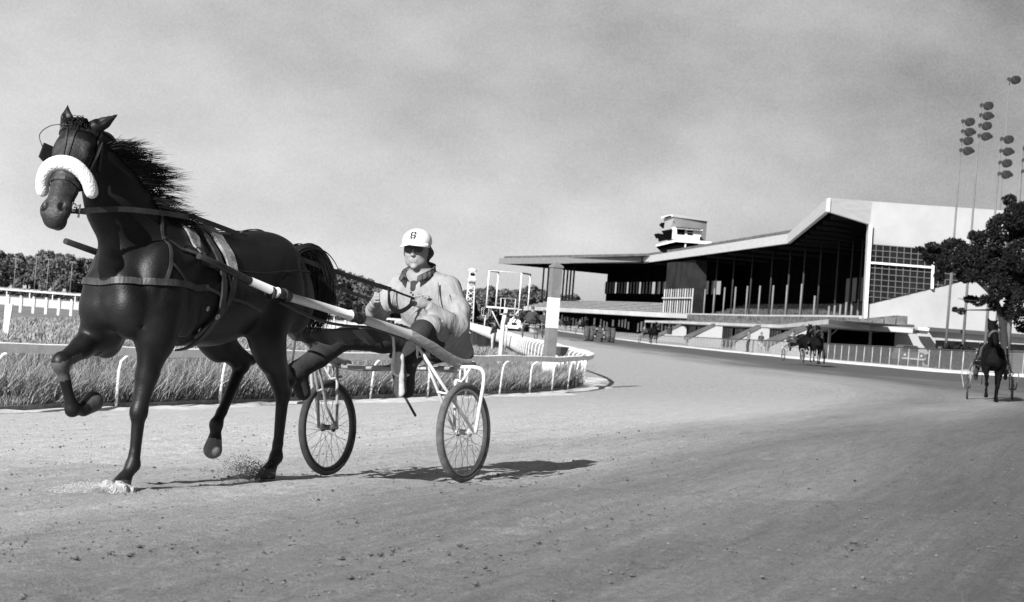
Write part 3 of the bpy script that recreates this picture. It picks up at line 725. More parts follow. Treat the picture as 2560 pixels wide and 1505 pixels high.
FW = M('faint_window', .022, .5, .4, .5, v2=.05); PW = offl(LED[4:], 12.6)
for i in range(18):
    t = .1 + .85 * i / 18; k_ = min(int(t * (len(PW) - 1)), len(PW) - 2); f_ = t * (len(PW) - 1) - k_
    a_ = Vector(PW[k_]).lerp(Vector(PW[k_ + 1]), f_); b_ = Vector(PW[k_]).lerp(Vector(PW[k_ + 1]), min(f_ + .06, 1))
    q = MB(); q.prism([(a_.x, a_.y, 9.5), (b_.x, b_.y, 9.5), (b_.x, b_.y, 13.5), (a_.x, a_.y, 13.5)], (.2, 0, 0)); q.build('window', FW, stand, off)
BK = offl(LED[2:], 13)
for i in range(len(BK) - 1): q.prism([(*BK[i], 6.3), (*BK[i + 1], 6.3), (*BK[i + 1], 18.3), (*BK[i], 18.3)], (.8, 0, 0))
q.prism([(*BK[-1], 6.3), (60, 236, 6.3), (60, 236, 19), (*BK[-1], 19)], (0, .8, 0))
BKB = offl(LED[:3], 17)
pm = (BKB[0][0] * .62 + BKB[1][0] * .38, BKB[0][1] * .62 + BKB[1][1] * .38)
q.prism([(*pm, 6.3), (*BKB[1], 6.3), (*BKB[1], 11.5), (*pm, 11.5)], (.8, .3, 0)); q.prism([(*BKB[1], 6.3), (BK[0][0], BK[0][1] + 6, 6.3), (BK[0][0], BK[0][1] + 6, 11.5), (*BKB[1], 11.5)], (.8, .3, 0))
q.prism([(*pm, 14.6), (*BKB[1], 14.6), (*BKB[1], 18.2), (*pm, 18.2)], (.8, .3, 0)); q.prism([(*BKB[1], 14.6), (BK[0][0], BK[0][1] + 6, 14.6), (BK[0][0], BK[0][1] + 6, 18.2), (*BKB[1], 18.2)], (.8, .3, 0))
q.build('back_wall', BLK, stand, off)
# window bays seen between piers in the far wing
q = MB(); a = Vector((*pm, 0)); b = Vector((BK[0][0], BK[0][1] + 6, 0)); mpt = Vector((*BKB[1], 0)); PALEG = M('pale_glass', 0.16, 0.3, 0.5, 0.4, v2=0.3)
pc = MB()
for i in range(26):
    t = i / 26; p = a.lerp(mpt, min(t * 1.7, 1)) if t < .59 else mpt.lerp(b, (t - .59) / .41); t2 = (i + .62) / 26
    r_ = a.lerp(mpt, min(t2 * 1.7, 1)) if t2 < .59 else mpt.lerp(b, min((t2 - .59) / .41, 1))
    if i % 4 != 3: q = MB(); q.prism([(p.x, p.y, 11.5), (r_.x, r_.y, 11.5), (r_.x, r_.y, 14.6), (p.x, p.y, 14.6)], (.3, .1, 0)); q.build('window', PALEG, stand, off)
    pc = MB(); pc.box((p.x - .2, p.y, 13), (.35, .8, 3.4)); pc.build('pier', BLK, stand, off)
# stepped seating of the far wing
q = MB(); qd = MB()
for r_ in range(6):
    P = offl(LED[:3], 1.2 + r_ * 1.5); z = 6.55 + r_ * .42
    for i in range(len(P) - 1):
        q.prism([(*P[i], z), (*P[i + 1], z), (*P[i + 1], z + .16), (*P[i], z + .16)], (.35, .12, 0))
        Pd = offl(LED[:3], 1.9 + r_ * 1.5); qd.prism([(*Pd[i], 6.3), (*Pd[i + 1], 6.3), (*Pd[i + 1], z + .25), (*Pd[i], z + .25)], (.9, .3, 0))
q.build('seat_rows', M('seat_boards', .2, .9, .6, 1.5, v2=.5), stand, off); qd.build('seat_risers', M('riser', .05, .9, .5, 1.2), stand, off)
# open frame of slender posts at the far end
q = MB()
def hit(px_, P, y=775):
    for i in range(len(P) - 1):
        a, b = Vector(P[i]), Vector(P[i + 1]); d = at(px_, y, 100); rx, ry = d.x, d.y
        den = rx * (b.y - a.y) - ry * (b.x - a.x)
        if abs(den) < 1e-9: continue
        t = (ry * a.x - rx * a.y) / den
        if -.001 <= t <= 1.001: return a.lerp(b, t)
    return None
PO = offl(LED[:3], 9)
POL = [Vector((PO[0][0] - 4, PO[0][1] + 10)), Vector(PO[0]), Vector(PO[1])]
for i, x in enumerate([1311, 1325, 1338, 1352, 1364, 1378, 1391, 1403, 1412, 1420, 1428]):
    p = hit(x, POL) 
    if p is None: continue
    q.tube([(p.x, p.y, 6.2), (p.x, p.y, 18.2)], .28, 5)
q2 = hit(1311, POL); q3 = hit(1428, POL)
if q2 and q3:
    for z in (9.5, 13.0, 17.2): q.beam((q2.x, q2.y, z), (q3.x, q3.y, z), .12, .16)
q.build('frame_posts', M('dark_steel', .06, .5), stand, off)
# lobby box with white slats
a = hit(1659, LED, 780); b = hit(1729, LED, 783)
q = MB(); dv = (b - a); nn_ = Vector((-dv.y, dv.x)).normalized() * 1.0
q.prism([(a.x, a.y, 6.3), (b.x, b.y, 6.3), (b.x, b.y, 17.5), (a.x, a.y, 17.5)], (2.5, 0, 0)); q.build('lobby_wall', M('lobby_grey', .02, .9, .5, .3, spec=.1), stand, off)
q = MB()
for i in range(13):
    p = a.lerp(b, i / 12); q.box((p.x - .1, p.y, 8.9), (.14 if i % 3 else .24, .5, 5.2))
q.beam((a.x - .4, a.y, 9.5), (b.x - .4, b.y, 9.5), .3, .3); q.build('lobby_slats', CONC, stand, off)
# deck posts
POSTM = M('post_grey', .16, .6)
for x, yt in [(1749, 722), (1772, 720), (1797, 717), (1824, 716), (1853, 714), (1884, 713), (1917, 712), (1951, 711), (1987, 708), (2021, 738), (2058, 764), (2072, 762), (2086, 760), (2100, 754), (2114, 750), (2130, 746), (2151, 662)]:
    p = hit(x, LED, 785)
    if p is None: continue
    zt = at(x, yt, p.y).z; MB().tube([(p.x + .8, p.y, 5.0), (p.x + .8, p.y, zt)], .17, 6).build('deck_post', POSTM, stand, off)
# lower canopy, sloping seats between it and the deck
LC = [(31.2, 410), (30.3 + 8.7 * .3, 398 - 43), (39, 255), (29.2, 162)]
q = MB(); q.prism([(x, y, 3.85) for x, y in LC + [(37.6, 184), (41.8, 183), (52, 235), (62, 300), (60, 410)]][::-1], (0, 0, .45)); q.build('lower_canopy', CONC, stand, off)
q = MB(); STM = M('terrace', .045, .9, .6, .5, v2=.22)
for r_ in range(5):
    t = (r_ + .8) / 5.5
    Pl = [(LC[i][0] + 1 + t * 6, LC[i][1]) for i in range(4)]
    for i in range(3): q.prism([(*Pl[i], 4.3), (*Pl[i + 1], 4.3), (*Pl[i + 1], 4.35 + .2 * r_), (*Pl[i], 4.35 + .2 * r_)], (1.0, 0, 0))
q.build('terrace_rows', STM, stand, off)
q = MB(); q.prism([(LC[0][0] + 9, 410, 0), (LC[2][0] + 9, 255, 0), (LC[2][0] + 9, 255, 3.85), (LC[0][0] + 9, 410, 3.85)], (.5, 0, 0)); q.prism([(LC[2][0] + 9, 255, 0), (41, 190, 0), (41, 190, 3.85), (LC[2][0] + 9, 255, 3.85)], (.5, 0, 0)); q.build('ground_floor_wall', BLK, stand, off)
q = MB(); a = Vector((LC[0][0] + 8.7, 410)); b = Vector((LC[2][0] + 8.7, 255))
for i in range(70):
    if i % 7 == 3: continue
    p = a.lerp(b, i / 70); q = MB(); q.box((p.x, p.y, 2.4), (.2, .7 if i % 5 else 1.4, 2.6)); q.build('door_frame', WHITE, stand, off)
# ground floor of the far wing: doors and posts
q = MB(); G = offl(LED[:3], 5); q2 = MB()
for i in range(2): q.prism([(*G[i], 0), (*G[i + 1], 0), (*G[i + 1], 5.2), (*G[i], 5.2)], (.6, .2, 0))
q.build('far_wing_wall', BLK, stand, off)
G = offl(LED[:3], 4.6)
for i in range(46):
    t = i / 46; p = Vector(G[0]).lerp(Vector(G[1]), t * 2) if t < .5 else Vector(G[1]).lerp(Vector(G[2]), t * 2 - 1)
    if random.random() < .8: qq = MB(); qq.box((p.x, p.y, 2.9 + random.uniform(-.4, .4)), (.3, random.choice((.5, .5, .9, 2.2)), random.uniform(1.6, 2.6))); qq.build('door_frame', DIRTYWHITE, stand, off)
q2.beam((G[0][0], G[0][1], 1.5), (G[1][0], G[1][1], 1.5), .3, .5); q2.build('far_wing_rail', DIRTYWHITE, stand, off)
# stairs from the lawn to the terrace
DST = M('stair_shadow', .09, .9, .3, .5); 
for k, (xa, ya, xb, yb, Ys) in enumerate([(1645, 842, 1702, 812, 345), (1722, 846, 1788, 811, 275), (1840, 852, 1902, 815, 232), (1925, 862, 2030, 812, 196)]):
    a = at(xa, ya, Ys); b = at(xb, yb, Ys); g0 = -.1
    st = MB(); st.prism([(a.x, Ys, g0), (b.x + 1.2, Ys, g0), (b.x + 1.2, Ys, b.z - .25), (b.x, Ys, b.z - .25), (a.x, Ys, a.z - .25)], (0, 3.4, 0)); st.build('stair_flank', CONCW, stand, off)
    st = MB(); st.prism([(a.x - .4, Ys - .12, a.z - .25), (b.x, Ys - .12, b.z - .25), (b.x, Ys - .12, b.z + .15), (a.x - .4, Ys - .12, a.z + .35)], (0, 3.7, 0)); st.build('stair_shadow_strip', DST, stand, off)  # dark slab up each flight carries the side shadow in its colour
# near lower wing
def pan(name, pts, Y, mat, th=.5):
    q = MB(); q.prism([at(x, y, Y) for x, y in pts], (0, th, 0)); return q.build(name, mat, stand, off)
pan('service_recess', [(2074, 806), (2214, 820), (2214, 915), (2060, 905)], 207.5, BLK)
pan('service_wall', [(2212, 820), (2203, 862), (2203, 912), (2340, 925), (2338, 822)], 206, CONCW)
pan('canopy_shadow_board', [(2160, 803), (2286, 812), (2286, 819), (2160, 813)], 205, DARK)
pan('recess_beam', [(2072, 802), (2180, 812), (2180, 818), (2072, 808)], 204, WHITE)
for x, y0, y1 in ((2074, 800, 880), (2176, 814, 890)): MB().beam(at(x + 2, y0, 203.5), at(x - 3, y1, 203.5), .28, .28, up=(0, 1, 0)).build('recess_post', WHITE, stand, off)
MB().beam(at(2077, 838, 203.6), at(2110, 808, 203.6), .12, .12, up=(0, 1, 0)).build('brace', WHITE, stand, off)
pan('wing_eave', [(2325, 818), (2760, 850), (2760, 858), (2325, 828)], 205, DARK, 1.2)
pan('wing_wall', [(2338, 826), (2760, 856), (2760, 872), (2338, 850)], 206, CONCW)
pan('wing_openings', [(2330, 849), (2760, 871), (2760, 960), (2330, 930)], 207, M('shade_interior', .03, .8, .6, .3, v2=.12))
q = MB(); q.prism([at(x, y, 203) for x, y in [(2294, 818), (2324, 820), (2322, 827), (2296, 825)]], (0, 1.6, 0)); q.build('service_balcony', WHITE, stand, off)
q = MB(); q.prism([at(x, y, 203) for x, y in [(2296, 825.3), (2322, 827.3), (2319, 835), (2300, 833)]], (0, 1.6, 0)); q.build('balcony_front', DARK, stand, off)
# press box on the roof
box = empty('press_box', tuple(at(1700, 628, 402))); ob = box.location
tag(box, 'small white press box tower standing on top of the grandstand roof', 'press box')
def pb_(name, pts, Y, th, mat, mz=0):
    q = MB(); q.prism([at(x, y, Y) for x, y in pts], (th * -.05, th, 0)); return q.build(name, mat, box, ob)
P0 = at(1678, 626, 402); Pt = at(1677, 537, 402); h_ = Pt.z - P0.z
pl = [Vector((0, 0, 0)), Vector((8.4, 7.0, 0)), Vector((7.2, 18, 0)), Vector((-1.3, 11, 0))]
q = MB(); q.prism([P0 + p + Vector((0, 0, -1.0)) for p in pl], (0, 0, h_ + .6)); q.build('body', CONCW, box, ob)
q = MB(); q.prism([P0 + Vector((-.3, -.4, h_ - .4))] + [P0 + Vector((8.8, 6.9, h_ - .4)), P0 + Vector((7.3, 18.5, h_ - .4)), P0 + Vector((-2.0, 11, h_ - .4))], (0, 0, .55)); q.build('flat_roof', WHITE, box, ob)
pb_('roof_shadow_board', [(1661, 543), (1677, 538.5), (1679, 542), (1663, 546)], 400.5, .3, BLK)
pb_('booth', [(1683, 567), (1757, 573), (1749, 603), (1680, 598)], 400, 3.0, WHITE); pb_('booth_shadow_strip', [(1690, 566.5), (1759, 572), (1753, 575), (1692, 570)], 398.5, 1.0, DARK)  # dark strip above the booth windows paints in a shadow
for nm, pts in (('window', [(1693, 573), (1712, 574.5), (1711, 586), (1692.5, 584.5)]), ('window', [(1718.5, 576.5), (1732, 577.5), (1731, 581), (1718.5, 580)]), ('window', [(1718.5, 582.5), (1731.5, 583.5), (1731, 587), (1718, 586)])): pb_(nm, pts, 399.7, .4, BLK)
pb_('side_opening', [(1655, 577), (1680, 572), (1679, 597), (1674, 601), (1669, 600)], 400.2, 1.0, BLK); pb_('camera_bay', [(1637, 585), (1645, 583), (1658, 585), (1668, 600), (1649, 604), (1647, 595), (1642, 596)], 401, 1.5, BLK)
pb_('loudspeaker', [(1649, 562), (1653, 557), (1662, 556), (1660, 571), (1656, 569)], 401, 1.0, BLK)
pb_('balcony_slab', [(1640, 612), (1680, 601), (1700, 599), (1779, 604), (1778, 611), (1690, 604.5), (1641, 616)], 399, 2.0, WHITE)
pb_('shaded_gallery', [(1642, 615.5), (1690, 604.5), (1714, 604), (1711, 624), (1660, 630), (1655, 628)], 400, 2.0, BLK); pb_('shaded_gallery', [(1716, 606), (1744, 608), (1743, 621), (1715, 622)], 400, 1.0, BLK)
pb_('gallery_post', [(1713, 604), (1716, 604), (1714, 624), (1711, 624)], 399.5, .4, WHITE); pb_('vent_flap', [(1750, 590), (1760, 600), (1749, 600.5)], 399.8, .3, BLK)

# ------------------------------------------------------------------ floodlight poles
PLM = M('pole_grey', .16, .8, .1, .5, spec=.2); PLW = M('pole_pale', .15, .8, .2, .5, spec=.2); LMP = M('lamp_housing', .03, .5)
def lightpole(bx, by, Y, tiers, lab, r_=.14, pale=False, ztop=None):
    b = at(bx, by, Y); tops = [at(x, y, Y) for x, y in tiers]; t0 = tops[0]
    root = empty('floodlight_pole', (t0.x, Y, 0)); o_ = root.location; tag(root, lab, 'floodlight', 'tall floodlight poles beside the grandstand')
    MB().tube([(t0.x - .45, Y, 0), (t0.x - .45, Y, (ztop or t0.z + .3))], [r_ * 1.25, r_ * .55], 8).build('pole', PLW if pale else PLM, root, o_)
    for i, p in enumerate(tops):
        q = MB(); s = Y / 200
        q.beam((p.x - .7 * s, Y - .3, p.z), (p.x + .6 * s, Y - .3, p.z), .08, .08)
        for dx, rr, tilt in ((-.62, .17, 0.2), (.0, .40, .35), (.22, .36, .2)) + (((.62, .22, -.4),) if i % 2 else ()):
            m_ = Matrix.Translation((p.x + dx * s, Y - .7, p.z - (.1 if dx > .5 else 0))) @ Matrix.Rotation(PI / 2 + tilt, 4, 'X') @ Matrix.Rotation(.3 * dx, 4, 'Y')
            rr *= s * 1.3; q.lathe([(0, -.5 * rr), (rr * .45, -.45 * rr), (rr * .8, 0), (rr, .7 * rr), (rr * .9, .75 * rr), (0, .5 * rr)], 12, mat=m_)
        q.build('lamp_cluster', LMP, root, o_)
    return root
lightpole(2364, 880, 200, [(2417, 305), (2416, 330), (2413, 352), (2412, 377)], 'floodlight pole left of the other two full lamp stacks above the tree', pale=True)
lightpole(2412, 880, 190, [(2463, 265), (2461, 290), (2459, 315), (2457, 341)], 'floodlight pole carrying the highest complete stack of lamps in the sky', pale=True)
lightpole(2475, 900, 176, [(2513, 349), (2511, 379), (2509, 408), (2507, 436)], 'floodlight pole above the dark tree whose stack of lamps hangs lowest', pale=True)
lightpole(2528, 900, 150, [(2569, 372), (2567, 402), (2565, 430)], 'stout pale floodlight pole half cut off by the right edge of the photo', r_=.24, pale=True)
lightpole(2478, 900, 260, [(2532, 200)], 'distant thin pole with one faint lamp, highest in the sky at the right edge', r_=.12)

# ------------------------------------------------------------------ things along the infield
# striped furlong pole
p = at(1368, 960, 52); px0, py0 = p.x, 52
root = empty('furlong_pole', (px0, py0, 0)); o_ = root.location
tag(root, 'thick square grey and white striped marker pole at the tip of the rail', 'marker pole')
def zz_(y): return at(1372, y, py0).z
w_ = .145
GP = M('marker_grey', .17, .7, .2, 3)
for nm, y0, y1, mt_ in (('grey_section', 668, 743, GP), ('white_section', 743.2, 819, WHITE), ('grey_section', 819.2, 893, GP), ('white_section', 893.2, 990, WHITE)):
    z1_, z0_ = zz_(y0), max(zz_(y1), 0); MB().box((px0, py0, (z0_ + z1_) / 2), (w_ * 2, w_ * 2, z1_ - z0_), rz=.35).build(nm, mt_, root, o_)
q = MB(); z = zz_(668); q.lathe([(.24, z), (.24, z + .05), (.02, z + .17)], 4, mat=Matrix.Translation((px0, py0, 0)) @ Matrix.Rotation(.35 + PI / 4, 4, 'Z'), smooth=False); q.build('cap', GP, root, o_)
# dark hopper by the pole
p = at(1400, 890, 62); root = empty('feed_bin', (p.x, 62, 0)); tag(root, 'dark funnel-shaped bin on white legs beside the striped marker pole', 'bin')
q = MB(); q.lathe([(.14, .82), (.19, .86), (.30, 1.12), (.30, 1.14), (.0, 1.14)], 4, smooth=False); q.build('hopper', DARK, root)
q = MB(); q.tube([(-.1, 0, 0), (-.12, 0, .85)], .03, 6); q.tube([(.1, 0, 0), (.1, 0, .85)], .03, 6); q.tube([(0, .1, 0), (0, .1, .85)], .03, 6); q.build('legs', WHITE, root)
# white pole frames
def frame(bx, by, Y, scale, lab, rz=0.0):
    b = at(bx, by, Y); root = empty('timing_frame', (b.x, Y, 0), rz); tag(root, lab, 'sign frame', 'white tube frames on posts along the infield')
    s = scale; z0 = 2.28 * s; w2 = .5 * s; h = 1.12 * s; dx = .28 * s; dy = .9 * s; q = MB(); r_ = .026 * s
    F_ = lambda x, z: (x, 0, z); B_ = lambda x, z: (x + dx, dy, z)
    q.tube([F_(-w2, z0), F_(-w2, z0 + h)], r_, 6); q.tube([F_(w2, z0), F_(w2, z0 + h)], r_, 6); q.tube([F_(-w2, z0), F_(w2, z0)], r_ * 1.2, 6)
    q.tube([F_(-w2, z0 + h), F_(w2, z0 + h)], r_ * .35, 5); q.build('front_frame', WHITE, root); q = MB()
    q.tube([B_(-w2, z0), B_(-w2, z0 + h)], r_, 6); q.tube([B_(w2, z0), B_(w2, z0 + h)], r_, 6); q.tube([B_(-w2, z0), B_(w2, z0)], r_, 6)
    q.build('rear_frame', WHITE, root)
    q = MB(); q.tube([F_(-w2, z0 + h), B_(-w2, z0 + h)], r_, 6); q.tube([F_(w2, z0 + h), B_(w2, z0 + h)], r_, 6); q.tube([(.14 * s, .3 * s, z0 - .5 * s), (.2 * s, .4 * s, z0 - .05)], .05 * s, 6); q.tube([(.36 * s, .5 * s, z0 - .5 * s), (.62 * s, .6 * s, z0 + .02)], .02 * s, 5); q.build('dark_bars', DARK, root)
    MB().tube([(.05 * s, .3 * s, 0), (.05 * s, .3 * s, z0 - .45 * s), (.12 * s, .3 * s, z0)], [.085 * s, .07 * s, .055 * s], 10).build('post', WHITE, root)
    q = MB(); q.tube([(.05 * s, .3 * s, z0 - .75 * s), (-.38 * s, .1 * s, z0)], .018 * s, 5); q.tube([(.05 * s, .3 * s, z0 - .75 * s), (.52 * s, .3 * s, z0)], .022 * s, 5); q.build('stay', WHITE, root); return root
frame(1242, 955, 54, 1.0, 'largest white tube frame on a thick post left of the striped pole')
frame(1262, 860, 122, 1.0, 'smaller white tube frame seen through the base of the large frame')
frame(1209, 830, 250, 1.0, 'smallest and most distant white tube frame, left of the large one')
# lattice tower
p = at(1172, 800, 300); root = empty('camera_tower', (p.x, 300, 0)); tag(root, 'thin lattice tower with a small white cab on top, right of the driver', 'tower')
q = MB(); zt = at(1178, 700, 300).z; hw = .62
for a in range(4):
    x0 = hw * (1 if a in (0, 3) else -1); y0 = hw * (1 if a < 2 else -1); q.tube([(x0 * 1.3, y0 * 1.3, 0), (x0 * .8, y0 * .8, zt)], .1, 4)
nb = 9
for i in range(nb):
    z0_, z1_ = zt * i / nb, zt * (i + 1) / nb
    for sy in (-1, 1): q.tube([(-hw, sy * hw, z0_), (hw, sy * hw, z1_)], .06, 4); q.tube([(hw, sy * hw, z0_), (-hw, sy * hw, z1_)], .06, 4)
q.build('lattice', WHITE, root)
q = MB(); q.box((0, 0, zt + .1), (1.3, 1.3, .2)); q.box((0, .1, zt + .75), (1.0, 1.0, 1.1)); q.lathe([(.75, zt + 1.5), (.75, zt + 1.65), (.5, zt + 1.95), (0, zt + 2.05)], 10); q.build('cab', WHITE, root)
q = MB(); q.box((0, -.5, zt + 1.0), (.7, .2, .45)); q.build('cab_window', BLK, root); q = MB(); q.box((0, -.5, zt - .4), (1.1, .9, .3)); q.build('cab_bracket', DARK, root)
# far white board fence on the left
root = empty('board_fence', (-30, 111, 0)); o_ = root.location; tag(root, 'low white board fence with capped posts across the infield behind the horse', 'fence')
fa = Vector((-41, 107, 0)); fb = Vector((-9.5, 118, 0))
q = MB(); q.beam(fa + Vector((0, 0, .66)), fb + Vector((0, 0, .66)), .08, .50); q.build('board', DIRTYWHITE, root, o_)
n_ = 44
for i in range(n_): p = fa.lerp(fb, i / (n_ - 1)); q = MB(); q.box((p.x, p.y - .065, .48), (.15, .035, .98)); q.lathe([(.08, .97), (.09, 1.02), (.0, 1.06)], 8, mat=Matrix.Translation((p.x, p.y - .065, 0))); q.build('fence_post', DIRTYWHITE, root, o_)
# one leaning pale post near the left edge
p = at(14, 830, 62); root = empty('white_stake', (p.x, 62, 0)); tag(root, 'single broad white stake standing in the grass at the left edge', 'stake')
q = MB(); q.prism([(-.10, 0, -.05), (.08, 0, -.05), (.16, 0, 1.12), (-.10, 0, 1.12)], (0, .1, 0)); q.build('stake_board', DIRTYWHITE, root)
# second inner rail and dark hedge further away
root = empty('far_rail', (-40, 200, 0)); o_ = root.location; tag(root, 'thin distant white rail running in front of the dark hedge line', 'rail')
q = MB(); a, b = Vector((-62, 198, .9)), Vector((-11.5, 214, .9)); q.beam(a, b, .1, .2); q.build('rail_board', WHITE, root, o_)
for i in range(22): p = a.lerp(b, i / 21); MB().box((p.x, p.y + .1, .4), (.1, .1, .8)).build('post', WHITE, root, o_)
HED = M('hedge', .05, .9, .5, 2, v2=.09)
x, y = RNG.uniform(-75, -16, 9000), None
y = 228 + (x + 75) * .28 + RNG.uniform(0, 1.2, 9000); z = RNG.uniform(0, .75, 9000)
V = np.stack([x, y, z], 1); sz = .14; dv = RNG.normal(size=(9000, 3)) * sz; dw = RNG.normal(size=(9000, 3)) * sz
Vv = np.stack([V - dv, V + dw, V + dv, V - dw], 1).reshape(-1, 3); i = np.arange(9000) * 4
o = link('clipped_hedge', npmesh('hedge', Vv, np.stack([i, i + 1, i + 2, i + 3], 1), False), HED); tag(o, 'low dark hedge line behind the thin distant rail', 'hedge')
# small lamp standards in front of the far trees
for k, (x, y) in enumerate([(40, 646), (92, 642), (122, 648), (181, 655), (960, 716)]):
    t_ = at(x, y, 440); root = empty('street_lamp', (t_.x, 440, 0)); tag(root, ['pale T-shaped lamp standard before the far trees, second from the left edge' if k == 1 else 'pale T-shaped lamp standard before the far trees nearest the left edge', '', '', '', ''][0] if k < 2 else ['pale forked lamp standard before the far trees, third from the left edge', 'pale T-shaped lamp standard before the far trees closest to the horse chest', 'small pale lamp standard in the far trees beside the driver'][k - 2], 'street lamp', 'lamp standards before the far trees')
    MB().tube([(0, 0, 0), (0, 0, t_.z - .1)], .06, 6).build('pole', GREYP, root)
    q = MB(); q.box((0, 0, t_.z), (1.4, .3, .25)); q.box((-.6, 0, t_.z - .15), (.3, .4, .2)); q.box((.6, 0, t_.z - .15), (.3, .4, .2)); q.build('lamp_head', PLM, root)
# white van far down the straight
p = at(1283, 812, 335); root = empty('parked_van', (p.x, 335, 0)); tag(root, 'white round-roofed van parked at the far end of the infield', 'van')
q = MB(); pr = [(-2.0, .35), (-2.0, 1.2), (-1.5, 1.75), (-.9, 2.1), (0, 2.25), (1.0, 2.1), (1.6, 1.7), (2.0, 1.3), (2.05, .35)]; q.prism([(x, -.9, z) for x, z in pr], (0, 1.9, 0)); q.build('body', WHITE, root)
q = MB(); q.prism([(-.35, -.93, 1.0), (.7, -.93, 1.0), (.65, -.93, 1.45), (-.3, -.93, 1.45)], (0, .05, 0)); q.build('window', BLK, root)
for x in (-1.3, 1.3): MB().lathe([(0, -.12), (.34, -.12), (.34, .12), (0, .12)], 14, mat=Matrix.Translation((x, -.9, .34)) @ Matrix.Rotation(PI / 2, 4, 'X')).build('wheel', RUBB, root)
# parked car behind the fence on the right
p = at(2282, 905, 132); root = empty('parked_car', (p.x, 132, p.z)); tag(root, 'dark saloon car parked nose-on behind the chain link fence near the big tree', 'car')
root.location.z = at(2282, 911, 132).z
q = MB(); pr = [(-.85, .3), (-.88, .75), (-.72, .92), (-.6, 1.32), (-.45, 1.42), (.45, 1.42), (.6, 1.32), (.72, .92), (.88, .75), (.85, .3)]
for y0, y1, sc, cut in ((0, 1.1, 1, .92), (1.1, 3.4, 1, 9)):
    q.prism([(x * sc, y0, min(z, cut)) for x, z in pr], (0, y1 - y0, 0))
q.build('body', M('car_paint', .06, .35, spec=.6), root)
MB().prism([(-.62, 1.05, .95), (.62, 1.05, .95), (.5, 1.05, 1.32), (-.5, 1.05, 1.32)], (0, .06, 0)).build('windscreen', BLK, root)
q = MB(); q.box((0, -.04, .42), (1.7, .1, .12)); q.build('bumper', CHROME, root)
for x in (-.62, .62): MB().lathe([(0, 0), (.1, 0), (.12, .05), (0, .06)], 10, mat=Matrix.Translation((x, 0, .66)) @ Matrix.Rotation(PI / 2, 4, 'X')).build('headlight', CHROME, root)
for x in (-.72, .72):
    for y in (.7, 2.7): MB().lathe([(0, -.1), (.33, -.1), (.33, .1), (0, .1)], 14, mat=Matrix.Translation((x, y, .3)) @ Matrix.Rotation(PI / 2, 4, 'Y')).build('wheel', RUBB, root)
# shrubs behind the fence
sh = None
for k, (x, y, Y, s) in enumerate([(2345, 905, 140, 1.2), (2385, 905, 145, 1.7), (2420, 900, 150, 1.5), (2230, 900, 165, .6)]):
    p = at(x, y, Y)
    if sh is None:
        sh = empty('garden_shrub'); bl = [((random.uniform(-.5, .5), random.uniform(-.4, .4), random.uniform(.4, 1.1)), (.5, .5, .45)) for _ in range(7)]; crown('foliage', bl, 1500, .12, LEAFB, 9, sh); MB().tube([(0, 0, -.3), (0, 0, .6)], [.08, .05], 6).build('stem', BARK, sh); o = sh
    else: o = copy_tree(sh)
    o.location = (p.x, Y, .75); o.scale = (s, s, s); tag(o, ['dark shrub behind the fence right of the parked car', 'tall dark shrub behind the fence between two pale pole bases', 'dark shrub behind the fence touching the left of the head-on horse', 'lowest little shrub left of the parked car'][k], 'shrub', 'shrubs behind the outer fence')
#@@PART4
# ------------------------------------------------------------------ horse, driver and sulky frame: x forward, y left, z up from the axle's ground point
def rigframe(X, Y, az, z=None, bank=0.07):
    """az: heading in degrees, 0 = straight to the camera, positive to photo left"""
    n_ = Vector((math.cos(R(20)), -math.sin(R(20)), 0)); up = Vector((-bank * n_.x, -bank * n_.y, 1)).normalized()
    t = Vector((-math.sin(R(az)), -math.cos(R(az)), 0)); t = (t - up * t.dot(up)).normalized(); lf = up.cross(t)
    m_ = Matrix((t, lf, up)).transposed().to_4x4(); m_.translation = Vector((X, Y, gz(X, Y) if z is None else z)); return m_
FR = rigframe(-0.7381, 12.5077, 29, 0.7493)
HO = (2.2, 0, 0.09); SO = (0, 0, 0.0); DO = (-.42, .05, .9)
def V3(*a): return np.array(a, float)

